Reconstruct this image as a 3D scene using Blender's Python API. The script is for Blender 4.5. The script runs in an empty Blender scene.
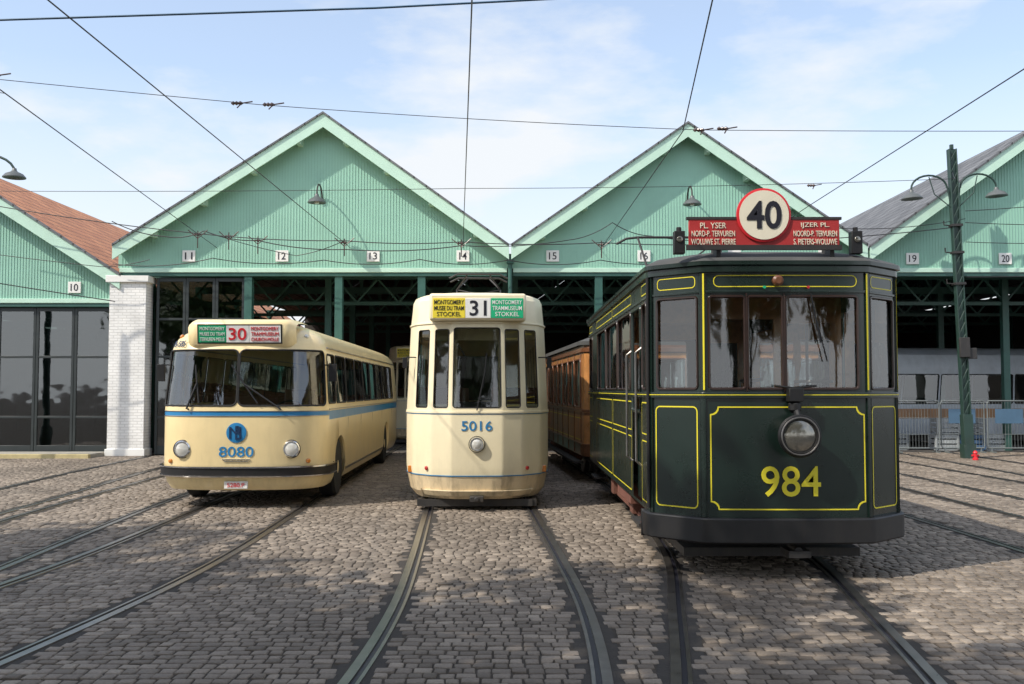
import bpy, math, random
import numpy as np
from mathutils import Vector, Matrix
from bisect import bisect_right
R=random.Random(7)
scene=bpy.context.scene; col=scene.collection
V=Vector
# ------------------------------------------------------------------ materials
def mk(name):
    m=bpy.data.materials.new(name); m.use_nodes=True
    nt=m.node_tree; b=nt.nodes['Principled BSDF']; return m,nt,b
def mat(name,rgb,rough=.5,metal=0,var=.15,scale=3.0,bump=0,bscale=60,coat=0,grime=0,gcol=(.09,.07,.05),emit=0,stretch=(1,1,.25)):
    m,nt,b=mk(name); N=nt.nodes; L=nt.links
    tc=N.new('ShaderNodeTexCoord')
    mp=N.new('ShaderNodeMapping'); L.new(tc.outputs['Object'],mp.inputs['Vector'])
    no=N.new('ShaderNodeTexNoise'); no.inputs['Scale'].default_value=scale; no.inputs['Detail'].default_value=6; no.inputs['Roughness'].default_value=.65
    L.new(mp.outputs['Vector'],no.inputs['Vector'])
    mr=N.new('ShaderNodeMapRange'); mr.inputs['From Min'].default_value=.3; mr.inputs['From Max'].default_value=.7
    mr.inputs['To Min'].default_value=1-var; mr.inputs['To Max'].default_value=1+var*.5
    L.new(no.outputs['Fac'],mr.inputs['Value'])
    mx=N.new('ShaderNodeVectorMath'); mx.operation='SCALE'; mx.inputs[0].default_value=rgb
    L.new(mr.outputs['Result'],mx.inputs['Scale'])
    out=mx.outputs['Vector']
    if grime>0:
        mp2=N.new('ShaderNodeMapping'); mp2.inputs['Scale'].default_value=stretch; L.new(tc.outputs['Object'],mp2.inputs['Vector'])
        n2=N.new('ShaderNodeTexNoise'); n2.inputs['Scale'].default_value=7; n2.inputs['Detail'].default_value=8; n2.inputs['Roughness'].default_value=.7
        L.new(mp2.outputs['Vector'],n2.inputs['Vector'])
        r2=N.new('ShaderNodeMapRange'); r2.inputs['From Min'].default_value=.45; r2.inputs['From Max'].default_value=.8
        r2.inputs['To Max'].default_value=grime; L.new(n2.outputs['Fac'],r2.inputs['Value'])
        sp=N.new('ShaderNodeSeparateXYZ'); L.new(tc.outputs['Object'],sp.inputs['Vector'])
        r3=N.new('ShaderNodeMapRange'); r3.inputs['From Min'].default_value=.2; r3.inputs['From Max'].default_value=1.0
        r3.inputs['To Min'].default_value=1.6; r3.inputs['To Max'].default_value=.6; L.new(sp.outputs['Z'],r3.inputs['Value'])
        mu=N.new('ShaderNodeMath'); mu.operation='MULTIPLY'; mu.use_clamp=True
        L.new(r2.outputs['Result'],mu.inputs[0]); L.new(r3.outputs['Result'],mu.inputs[1])
        mc=N.new('ShaderNodeMix'); mc.data_type='RGBA'; L.new(mu.outputs[0],mc.inputs['Factor'])
        L.new(out,mc.inputs['A']); mc.inputs['B'].default_value=(*gcol,1); out=mc.outputs['Result']
    L.new(out,b.inputs['Base Color'])
    rr=N.new('ShaderNodeMapRange'); rr.inputs['To Min'].default_value=max(.02,rough-.1); rr.inputs['To Max'].default_value=min(1,rough+.12)
    L.new(no.outputs['Fac'],rr.inputs['Value']); L.new(rr.outputs['Result'],b.inputs['Roughness'])
    b.inputs['Metallic'].default_value=metal
    if coat: b.inputs['Coat Weight'].default_value=coat; b.inputs['Coat Roughness'].default_value=.12
    if bump>0:
        bn=N.new('ShaderNodeTexNoise'); bn.inputs['Scale'].default_value=bscale; bn.inputs['Detail'].default_value=4
        L.new(tc.outputs['Object'],bn.inputs['Vector'])
        bp=N.new('ShaderNodeBump'); bp.inputs['Strength'].default_value=bump; bp.inputs['Distance'].default_value=.01
        L.new(bn.outputs['Fac'],bp.inputs['Height']); L.new(bp.outputs['Normal'],b.inputs['Normal'])
    return m
def glassmat(name,tint=(.85,.9,.88),refl=.05,k=1.3):
    m=bpy.data.materials.new(name); m.use_nodes=True; nt=m.node_tree; N=nt.nodes; L=nt.links
    N.clear(); o=N.new('ShaderNodeOutputMaterial'); t=N.new('ShaderNodeBsdfTransparent'); g=N.new('ShaderNodeBsdfGlossy')
    t.inputs['Color'].default_value=(*tint,1); g.inputs['Roughness'].default_value=.03; g.inputs['Color'].default_value=(.95,.97,1,1)
    f=N.new('ShaderNodeFresnel'); f.inputs['IOR'].default_value=1.5
    tc=N.new('ShaderNodeTexCoord'); no=N.new('ShaderNodeTexNoise'); no.inputs['Scale'].default_value=1.3
    L.new(tc.outputs['Object'],no.inputs['Vector']); bp=N.new('ShaderNodeBump'); bp.inputs['Strength'].default_value=.12; bp.inputs['Distance'].default_value=.05
    L.new(no.outputs['Fac'],bp.inputs['Height']); L.new(bp.outputs['Normal'],g.inputs['Normal'])
    ma=N.new('ShaderNodeMath'); ma.operation='MULTIPLY_ADD'; ma.inputs[1].default_value=k; ma.inputs[2].default_value=refl; ma.use_clamp=True
    L.new(f.outputs['Fac'],ma.inputs[0]); mx=N.new('ShaderNodeMixShader'); L.new(ma.outputs[0],mx.inputs['Fac'])
    L.new(t.outputs[0],mx.inputs[1]); L.new(g.outputs[0],mx.inputs[2]); L.new(mx.outputs[0],o.inputs['Surface'])
    return m
CREAM=mat('cream_bus_paint',(.84,.67,.36),.34,var=.05,coat=.3,grime=.16)
CREAM2=mat('cream_tram_paint',(.86,.76,.52),.42,var=.05,coat=.12,grime=.12)
TANSK=mat('cream_skirt_paint',(.72,.58,.37),.5,var=.15,grime=.5)
BLUE=mat('blue_paint',(.02,.20,.44),.35,var=.08)
NAVY=mat('navy_paint',(.006,.03,.09),.4,var=.08)
BLACK=mat('black_paint',(.009,.009,.010),.5,var=.2,grime=.1)
RUBBER=mat('black_rubber',(.015,.015,.015),.75,var=.2,bump=.1)
CHROME=mat('chrome',(.75,.75,.75),.14,metal=1,var=.1)
STEEL=mat('worn_steel',(.35,.33,.31),.35,metal=1,var=.3)
RUST=mat('rusty_iron',(.17,.06,.04),.8,var=.4,bump=.3,grime=.4)
IRON=mat('dark_iron',(.03,.028,.027),.6,var=.3,grime=.3)
DGREEN=mat('dark_green_tram_paint',(.007,.018,.014),.28,var=.12,coat=.25,grime=.10,gcol=(.04,.037,.03))
YEL=mat('yellow_paint',(.76,.66,.03),.45,var=.08)
REDP=mat('red_sign_paint',(.42,.03,.03),.45,var=.12,grime=.1)
WHITE=mat('white_enamel',(.80,.79,.75),.4,var=.06)
CREAMW=mat('cream_enamel',(.82,.76,.60),.4,var=.08,grime=.1)
SYEL=mat('yellow_sign_film',(.85,.68,.05),.45,var=.05)
SGRN=mat('green_sign_film',(.01,.40,.18),.45,var=.05)
SRED=mat('red_lettering',(.62,.02,.03),.45,var=.05)
SBLK=mat('black_lettering',(.012,.012,.02),.5,var=.05)
WOOD=mat('varnished_wood',(.52,.23,.075),.3,var=.4,scale=6,coat=.5)
WOODD=mat('dark_red_wood',(.030,.014,.010),.3,var=.3,scale=6,coat=.3)
WOODM=mat('brown_wood_trim',(.16,.06,.025),.35,var=.3,scale=6,coat=.4)
ROOFC=mat('grey_roof_canvas',(.07,.07,.068),.85,var=.25,bump=.2)
GLASS=glassmat('clear_window_glass')
GLASSW=glassmat('windscreen_glass',(.72,.80,.80),.06,1.5)
GLASSD=glassmat('depot_window_glass',(.25,.3,.28),.06,1.5)
SEATM=mat('brown_seat_leather',(.14,.06,.03),.5,var=.2)
FLOORM=mat('vehicle_floor',(.06,.05,.045),.7)
LENS=mat('headlamp_lens',(.66,.65,.60),.12,metal=.15,var=.2,coat=1,bump=.2,bscale=40)
DLENS=mat('dark_lamp_lens',(.24,.23,.20),.14,metal=.7,var=.3,coat=1,bump=.2,bscale=25)
AMBER=mat('amber_lens',(.6,.2,.02),.2,var=.05,coat=1)
REDL=mat('red_lens',(.45,.02,.02),.2,var=.05,coat=1)
GWALL=mat('green_gable_planks',(.30,.535,.425),.6,var=.08,scale=1.2,grime=.10,gcol=(.22,.34,.28),stretch=(2,2,.12))
GTRIM=mat('pale_green_trim',(.50,.71,.58),.5,var=.08,grime=.12,gcol=(.34,.44,.38))
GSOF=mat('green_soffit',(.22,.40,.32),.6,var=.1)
GPOST=mat('green_steel_paint',(.035,.11,.09),.45,var=.2,grime=.2)
DPOST=mat('post_dark_green_paint',(.02,.05,.04),.5,var=.25,grime=.25)
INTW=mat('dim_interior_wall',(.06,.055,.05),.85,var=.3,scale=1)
DFRAME=mat('dark_door_frame',(.025,.032,.032),.45,var=.2)
def brickmat(name,c1,c2,mort,bw=.22,rh=.075,rot=(0,0,0),bump=.5,sx=(1,1,1),ms=.012):
    m,nt,b=mk(name); N=nt.nodes; L=nt.links
    tc=N.new('ShaderNodeTexCoord'); mp=N.new('ShaderNodeMapping'); mp.inputs['Rotation'].default_value=rot; mp.inputs['Scale'].default_value=sx
    L.new(tc.outputs['Object'],mp.inputs['Vector'])
    bt=N.new('ShaderNodeTexBrick'); bt.inputs['Scale'].default_value=1; bt.inputs['Brick Width'].default_value=bw; bt.inputs['Row Height'].default_value=rh; bt.inputs['Mortar Size'].default_value=ms; bt.inputs['Mortar Smooth'].default_value=.3
    bt.inputs['Color1'].default_value=(*c1,1); bt.inputs['Color2'].default_value=(*c2,1); bt.inputs['Mortar'].default_value=(*mort,1)
    L.new(mp.outputs['Vector'],bt.inputs['Vector'])
    no=N.new('ShaderNodeTexNoise'); no.inputs['Scale'].default_value=1.5; no.inputs['Detail'].default_value=6; L.new(tc.outputs['Object'],no.inputs['Vector'])
    mr=N.new('ShaderNodeMapRange'); mr.inputs['To Min'].default_value=.6; mr.inputs['To Max'].default_value=1.25; L.new(no.outputs['Fac'],mr.inputs['Value'])
    sc=N.new('ShaderNodeVectorMath'); sc.operation='SCALE'; L.new(bt.outputs['Color'],sc.inputs[0]); L.new(mr.outputs['Result'],sc.inputs['Scale'])
    L.new(sc.outputs['Vector'],b.inputs['Base Color']); b.inputs['Roughness'].default_value=.8
    bp=N.new('ShaderNodeBump'); bp.invert=True; bp.inputs['Strength'].default_value=bump; bp.inputs['Distance'].default_value=.02
    L.new(bt.outputs['Fac'],bp.inputs['Height']); L.new(bp.outputs['Normal'],b.inputs['Normal'])
    return m
WBRICK=brickmat('white_painted_brick',(.86,.85,.82),(.80,.79,.76),(.66,.65,.62),rot=(math.pi/2,0,0),bump=.35)
TILE=brickmat('orange_roof_tiles',(.66,.29,.14),(.50,.20,.10),(.14,.07,.05),bw=.3,rh=.32,bump=.9,ms=.02,rot=(0,0,math.pi/2))
SLATE=brickmat('grey_roof_slates',(.10,.105,.115),(.17,.175,.185),(.035,.035,.035),bw=.45,rh=.32,bump=.7,rot=(0,0,math.pi/2),ms=.02)
# ------------------------------------------------------------------ mesh builder
class MB:
    def __init__(s): s.v=[];s.f=[];s.m=[]
    def add(s,vs,fs,m=0):
        b=len(s.v); s.v+= [tuple(p) for p in vs]; s.f+=[tuple(b+i for i in f) for f in fs]; s.m+=[m]*len(fs)
    def box(s,x0,x1,y0,y1,z0,z1,m=0):
        vs=[(x0,y0,z0),(x1,y0,z0),(x1,y1,z0),(x0,y1,z0),(x0,y0,z1),(x1,y0,z1),(x1,y1,z1),(x0,y1,z1)]
        s.add(vs,[(0,3,2,1),(4,5,6,7),(0,1,5,4),(1,2,6,5),(2,3,7,6),(3,0,4,7)],m)
    def cb(s,c,d,m=0): s.box(c[0]-d[0]/2,c[0]+d[0]/2,c[1]-d[1]/2,c[1]+d[1]/2,c[2]-d[2]/2,c[2]+d[2]/2,m)
    def beam(s,p0,p1,w,h,m=0,up=(0,0,1)):
        p0=V(p0);p1=V(p1); t=(p1-p0).normalized(); u=V(up)
        if abs(t.dot(u))>.98: u=V((0,1,0))
        r=t.cross(u).normalized(); u=r.cross(t).normalized()
        vs=[]
        for p in (p0,p1):
            for a,b in ((-1,-1),(1,-1),(1,1),(-1,1)): vs.append(p+r*(a*w/2)+u*(b*h/2))
        s.add(vs,[(0,1,2,3),(7,6,5,4),(0,4,5,1),(1,5,6,2),(2,6,7,3),(3,7,4,0)],m)
    def tube(s,path,r,seg=8,closed=False,m=0,ref=(0,0,1)):
        P=[V(p) for p in path]; n=len(P); b=len(s.v)
        for i,p in enumerate(P):
            if closed: t=P[(i+1)%n]-P[i-1]
            else: t=P[min(i+1,n-1)]-P[max(i-1,0)]
            if t.length<1e-9: t=V((0,1,0))
            t.normalize(); rf=V(ref[i]) if isinstance(ref,list) else V(ref)
            if abs(t.dot(rf))>.97: rf=V((0,1,0)) if abs(t.y)<.9 else V((1,0,0))
            a=t.cross(rf).normalized(); c=a.cross(t)
            rr=r[i] if isinstance(r,(list,tuple)) else r
            for k in range(seg):
                an=2*math.pi*k/seg; s.v.append(tuple(p+a*(rr*math.cos(an))+c*(rr*math.sin(an))))
        rng=n if closed else n-1
        for i in range(rng):
            j=(i+1)%n
            for k in range(seg):
                k2=(k+1)%seg; s.f.append((b+i*seg+k,b+j*seg+k,b+j*seg+k2,b+i*seg+k2)); s.m.append(m)
        if not closed:
            s.f.append(tuple(b+k for k in range(seg))); s.m.append(m)
            s.f.append(tuple(b+(n-1)*seg+k for k in reversed(range(seg)))); s.m.append(m)
    def lathe(s,c,axis,prof,seg=24,m=0,ms=None):
        c=V(c); ax=V(axis).normalized(); u=V((0,0,1)) if abs(ax.z)<.9 else V((1,0,0))
        a=ax.cross(u).normalized(); d=a.cross(ax); b=len(s.v)
        for r,h in prof:
            for k in range(seg):
                an=2*math.pi*k/seg; s.v.append(tuple(c+ax*h+a*(r*math.cos(an))+d*(r*math.sin(an))))
        for i in range(len(prof)-1):
            for k in range(seg):
                k2=(k+1)%seg; s.f.append((b+i*seg+k,b+i*seg+k2,b+(i+1)*seg+k2,b+(i+1)*seg+k)); s.m.append(ms[i] if ms else m)
        s.f.append(tuple(b+k for k in reversed(range(seg)))); s.m.append(ms[0] if ms else m)
        s.f.append(tuple(b+(len(prof)-1)*seg+k for k in range(seg))); s.m.append(ms[-1] if ms else m)
    def obj(s,name,mats,parent=None,smooth=35,bev=0,label=None,category=None,group=None,kind=None):
        me=bpy.data.meshes.new(name); me.from_pydata(s.v,[],s.f)
        for mm in (mats if isinstance(mats,(list,tuple)) else [mats]): me.materials.append(mm)
        me.polygons.foreach_set('material_index',s.m); me.validate(); me.update()
        if smooth: me.shade_smooth(); me.set_sharp_from_angle(angle=math.radians(smooth))
        o=bpy.data.objects.new(name,me); col.objects.link(o)
        if parent: o.parent=parent
        if bev:
            b=o.modifiers.new('bevel','BEVEL'); b.width=bev; b.segments=2; b.limit_method='ANGLE'; b.angle_limit=math.radians(50)
        if label: o['label']=label
        if category: o['category']=category
        if group: o['group']=group
        if kind: o['kind']=kind
        return o
def thing(name,label,category,loc=(0,0,0),rz=0,group=None):
    o=bpy.data.objects.new(name,None); col.objects.link(o); o.location=loc; o.rotation_euler=(0,0,math.radians(rz)); o.empty_display_size=.3
    o['label']=label; o['category']=category
    if group: o['group']=group
    return o
def copy_thing(root,loc,rz,label=None):
    def cp(o,par):
        n=o.copy(); col.objects.link(n)
        if par: n.parent=par
        for c in [k for k in o.children]: cp(c,n)
        return n
    n=cp(root,None); n.location=loc; n.rotation_euler=(0,0,math.radians(rz))
    if label: n['label']=label
    return n
def text(st,c,w,h,mt,parent,right=(1,0,0),up=(0,0,1),bold=0.0,name='lettering',depth=.003,**kw):
    cu=bpy.data.curves.new('t','FONT'); cu.body=st; cu.size=1; cu.offset=bold; cu.extrude=.01; cu.align_x='CENTER'; cu.resolution_u=4
    o=bpy.data.objects.new('t',cu); col.objects.link(o)
    dg=bpy.context.evaluated_depsgraph_get(); me=bpy.data.meshes.new_from_object(o.evaluated_get(dg)); bpy.data.objects.remove(o)
    n=len(me.vertices); co=np.zeros(n*3); me.vertices.foreach_get('co',co); co=co.reshape(-1,3)
    mn=co.min(0); mxx=co.max(0); ce=(mn+mxx)/2; sx=w/(mxx[0]-mn[0]); sy=h/(mxx[1]-mn[1])
    r=np.array(V(right).normalized()); u=np.array(V(up).normalized()); nn=np.cross(r,u)
    out=np.array(c)+np.outer((co[:,0]-ce[0])*sx,r)+np.outer((co[:,1]-ce[1])*sy,u)+np.outer(co[:,2]/.01*depth,nn)
    me.vertices.foreach_set('co',out.ravel()); me.materials.clear(); me.materials.append(mt); me.update(); me.name=name
    ob=bpy.data.objects.new(name,me); col.objects.link(ob)
    if parent: ob.parent=parent
    return ob
# ------------------------------------------------------------------ loft bodies
class Loft:
    def __init__(s,half,L,hw,levels,rr=.25,arches=()):
        pts=list(half); pts+= [(hw,half[-1][1]+(L-rr-half[-1][1])*k/12) for k in range(1,13)]
        for k in range(1,7):
            a=math.pi/2*k/6; pts.append((hw-rr+rr*math.cos(a),L-rr+rr*math.sin(a)))
        if pts[-1][0]>.01: pts.append((0,L))
        allp=pts+[(-x,y) for x,y in reversed(pts[1:-1])]
        s.P=allp+[allp[0]]; s.S=[0]
        for i in range(1,len(s.P)): s.S.append(s.S[-1]+math.hypot(s.P[i][0]-s.P[i-1][0],s.P[i][1]-s.P[i-1][1]))
        s.T=s.S[-1]; s.L=L; s.hw=hw; s.lv=levels; s.arches=[]
        for (y,r,zc) in arches:
            for sd in (1,-1): s.arches.append((s.sy(y,sd)%s.T,r,zc))
        s.zb=levels[0][0]
    def plan(s,t):
        t%=s.T; i=min(bisect_right(s.S,t)-1,len(s.S)-2); k=(t-s.S[i])/max(1e-9,s.S[i+1]-s.S[i])
        a=s.P[i];b=s.P[i+1]; return a[0]+(b[0]-a[0])*k,a[1]+(b[1]-a[1])*k
    def prof(s,z):
        lv=s.lv
        if z<=lv[0][0]: return lv[0][1:]
        for i in range(len(lv)-1):
            if z<=lv[i+1][0]:
                k=(z-lv[i][0])/(lv[i+1][0]-lv[i][0]); return tuple(lv[i][j]+(lv[i+1][j]-lv[i][j])*k for j in (1,2,3))
        return lv[-1][1:]
    def pos(s,t,z,off=0):
        x,y=s.plan(t); a,bf,br=s.prof(z); x*=1-a/s.hw; y=bf+y*(s.L-bf-br)/s.L
        zz=z
        for (sc,r,zc) in s.arches:
            d=abs(((t-sc+s.T/2)%s.T)-s.T/2)
            if d<r:
                top=zc+r+.06; zb=max(s.zb,zc+math.sqrt(r*r-d*d))
                if z<top: zz=zb+(z-s.zb)/(top-s.zb)*(top-zb)
        p=V((x,y,zz))
        if off: p=p+s.nrm(t,z)*off
        return p
    def nrm(s,t,z):
        e=.004; return (s.pos(t+e,z)-s.pos(t-e,z)).cross(s.pos(t,z+e)-s.pos(t,z-e)).normalized() if z+e<s.lv[-1][0] else V((0,0,1))
    def sx(s,x):
        ax=abs(x)
        for i in range(len(s.P)-1):
            if s.P[i+1][0]>=ax-1e-9:
                k=(ax-s.P[i][0])/max(1e-9,s.P[i+1][0]-s.P[i][0]); t=s.S[i]+(s.S[i+1]-s.S[i])*k; return t if x>=0 else -t
    def sy(s,y,sd=1):
        for i in range(len(s.P)-1):
            if s.P[i+1][1]>=y-1e-9:
                k=(y-s.P[i][1])/max(1e-9,s.P[i+1][1]-s.P[i][1]); t=s.S[i]+(s.S[i+1]-s.S[i])*max(0,k); return t if sd>0 else -t
    def samples(s,s0,s1,n=None):
        out={round(s0,5),round(s1,5)}
        for base in (-s.T,0,s.T):
            for q in s.S:
                q2=q+base
                if s0+.004<q2<s1-.004: out.add(round(q2,5))
        if n:
            for i in range(1,n): out.add(round(s0+(s1-s0)*i/n,5))
        return sorted(out)
    def rect(s,s0,s1,z0,z1,r,n=10,concave=False):
        out=[]
        cs=[(s1-r,z0+r,-90),(s1-r,z1-r,0),(s0+r,z1-r,90),(s0+r,z0+r,180)]
        for ci,(cx,cz,a0) in enumerate(cs):
            if concave:
                kx=s1 if ci in(0,1) else s0; kz=z0 if ci in(0,3) else z1
                for k in range(5):
                    aa=math.radians(a0+180+90-90*k/4)
                    out.append((kx+r*math.cos(aa),kz+r*math.sin(aa)))
            else:
                for k in range(5):
                    a=math.radians(a0+90*k/4); out.append((cx+r*math.cos(a),cz+r*math.sin(a)))
            p=out[-1]
            if ci==0: q=(s1,z1-r)
            elif ci==1: q=(s0+r,z1)
            elif ci==2: q=(s0,z0+r)
            else: q=(s1-r,z0)
            for k in range(1,n): out.append((p[0]+(q[0]-p[0])*k/n,p[1]+(q[1]-p[1])*k/n))
        return out
    def body(s,ops,matfn,bands=(),cap=True):
        mb=MB(); S=set(round(q,5) for q in s.S[:-1]); Z=set(l[0] for l in s.lv)|set(bands)
        for o in ops: S|={round(o[0]%s.T,5),round(o[1]%s.T,5)}; Z|={o[2],o[3]}
        for (sc,r,zc) in s.arches:
            for k in range(-10,11): S.add(round((sc+r*math.sin(math.pi/2*k/10)*.9995)%s.T,5))
            for e in(-1,1): S.add(round((sc+e*(r+.002))%s.T,5))
        S=sorted(S); Z=sorted(Z); n=len(S)
        for z in Z:
            for t in S: mb.v.append(tuple(s.pos(t,z)))
        for j in range(len(Z)-1):
            zc=(Z[j]+Z[j+1])/2
            for i in range(n):
                i2=(i+1)%n; t1=S[i2] if i2 else s.T; tc=(S[i]+t1)/2
                if any(o[2]<zc<o[3] and ((tc-o[0])%s.T)<(o[1]-o[0]) for o in ops): continue
                mb.f.append((j*n+i,j*n+i2,(j+1)*n+i2,(j+1)*n+i)); mb.m.append(matfn(tc if tc<s.T/2 else tc-s.T,zc))
        if cap: mb.f.append(tuple((len(Z)-1)*n+i for i in range(n))); mb.m.append(matfn(0,99))
        for o in ops:
            r=o[4]
            if r>0:
                for cx,cz,a0,kx,kz in ((o[1]-r,o[2]+r,-90,o[1],o[2]),(o[1]-r,o[3]-r,0,o[1],o[3]),(o[0]+r,o[3]-r,90,o[0],o[3]),(o[0]+r,o[2]+r,180,o[0],o[2])):
                    pts=[s.pos(kx,kz)]+[s.pos(cx+r*math.cos(math.radians(a0+18*k)),cz+r*math.sin(math.radians(a0+18*k))) for k in range(6)]
                    mb.add(pts,[(0,k+1,k+2)[::-1] for k in range(5)],matfn(0,(o[2]+o[3])/2))
        return mb
    def window(s,o,parent,gm,fm,inset=.02,fr=.016,name='window'):
        ss=s.samples(o[0],o[1],3); zz=[o[2]+(o[3]-o[2])*k/3 for k in range(4)]; mb=MB()
        for z in zz:
            for t in ss: mb.v.append(tuple(s.pos(t,z,-inset)))
        n=len(ss)
        for j in range(3):
            for i in range(n-1): mb.f.append((j*n+i,j*n+i+1,(j+1)*n+i+1,(j+1)*n+i)); mb.m.append(0)
        w=mb.obj(name,gm,parent)
        fb=MB(); lp=s.rect(o[0],o[1],o[2],o[3],max(o[4],.01),n=8)
        fb.tube([s.pos(t,z) for t,z in lp],fr,6,True,0,[s.nrm(t,z) for t,z in lp])
        fb.obj('window_frame',fm,w)
        return w
    def strip(s,mb,s0,s1,z0,z1,out,inn=0.0,m=0,n=6):
        ss=s.samples(s0,s1,n); b=len(mb.v)
        for t in ss:
            for z,o in ((z0,inn),(z0,out),(z1,out),(z1,inn)):
                nn=s.nrm(t,(z0+z1)/2); nn.z=0; nn.normalize(); mb.v.append(tuple(s.pos(t,z)+nn*o))
        for i in range(len(ss)-1):
            for k in range(4):
                k2=(k+1)%4; mb.f.append((b+i*4+k,b+i*4+k2,b+(i+1)*4+k2,b+(i+1)*4+k)); mb.m.append(m)
        mb.f.append((b,b+1,b+2,b+3)); mb.m.append(m); e=b+(len(ss)-1)*4; mb.f.append((e+3,e+2,e+1,e)); mb.m.append(m)
    def ribbon(s,mb,s0,s1,z0,z1,w,r=.05,off=.003,m=0,concave=False):
        A=s.rect(s0,s1,z0,z1,r,12,concave); B=s.rect(s0+w,s1-w,z0+w,z1-w,max(.005,r-(w if not concave else 0)),12,concave); n=len(A); b=len(mb.v)
        for t,z in A+B: mb.v.append(tuple(s.pos(t,z,off)))
        for i in range(n):
            j=(i+1)%n; mb.f.append((b+i,b+j,b+n+j,b+n+i)); mb.m.append(m)
def lamp_part(root,c,ax,r,name='headlight',depth=.05,rim=CHROME,lens=LENS):
    mb=MB(); mb.lathe(c,ax,[(r*1.0,-.03),(r*1.14,0),(r*1.14,depth*.6),(r*1.0,depth),(r*.9,depth),(r*.84,depth*.75)],28)
    h=mb.obj(name,rim,root)
    lb=MB(); lb.lathe(c,ax,[(r*.86,depth*.5),(r*.86,depth*.78),(r*.65,depth*1.0),(r*.35,depth*1.15),(r*.05,depth*1.2)],24); lb.obj('lens',lens,h)
    g=MB(); g.tube([V(c)+V(ax).normalized()*(depth*.3)+V((math.cos(a)*r*1.16,0,math.sin(a)*r*1.16)) for a in [2*math.pi*k/28 for k in range(28)]],.008,6,True,ref=(0,1,0)); g.obj('lamp_gasket',BLACK,h)
    return h
def wheel(root,c,r,w,name='wheel',rimr=.58,ty=RUBBER,rm=CREAM2):
    mb=MB(); c=V(c); sd=1 if c.x>0 else -1
    mb.lathe(c,(sd,0,0),[(r*rimr,-w/2),(r*.93,-w/2),(r,-w*.35),(r,w*.35),(r*.93,w/2),(r*rimr,w/2)],32)
    o=mb.obj(name,ty,root); m2=MB()
    m2.lathe(c,(sd,0,0),[(r*rimr*1.02,w*.1),(r*rimr*1.02,w*.45),(r*rimr*.9,w*.45),(r*rimr*.7,w*.2),(r*.25,w*.25),(r*.22,w*.5),(r*.05,w*.52)],24); m2.obj('rim',rm,o)
    return o
def seat(root,x,y,z,w=.8):
    mb=MB(); mb.box(x-w/2,x+w/2,y,y+.42,z+.38,z+.48)
    mb.add([(x-w/2,y+.40,z+.45),(x+w/2,y+.40,z+.45),(x+w/2,y+.48,z+.45),(x-w/2,y+.48,z+.45),(x-w/2,y+.50,z+.98),(x+w/2,y+.50,z+.98),(x+w/2,y+.56,z+.98),(x-w/2,y+.56,z+.98)],
      [(0,3,2,1),(4,5,6,7),(0,1,5,4),(1,2,6,5),(2,3,7,6),(3,0,4,7)])
    mb.box(x-w/2+.1,x-w/2+.15,y+.1,y+.35,z,z+.4); mb.box(x+w/2-.15,x+w/2-.1,y+.1,y+.35,z,z+.4)
    mb.obj('seat',SEATM,root,bev=.02)
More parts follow.
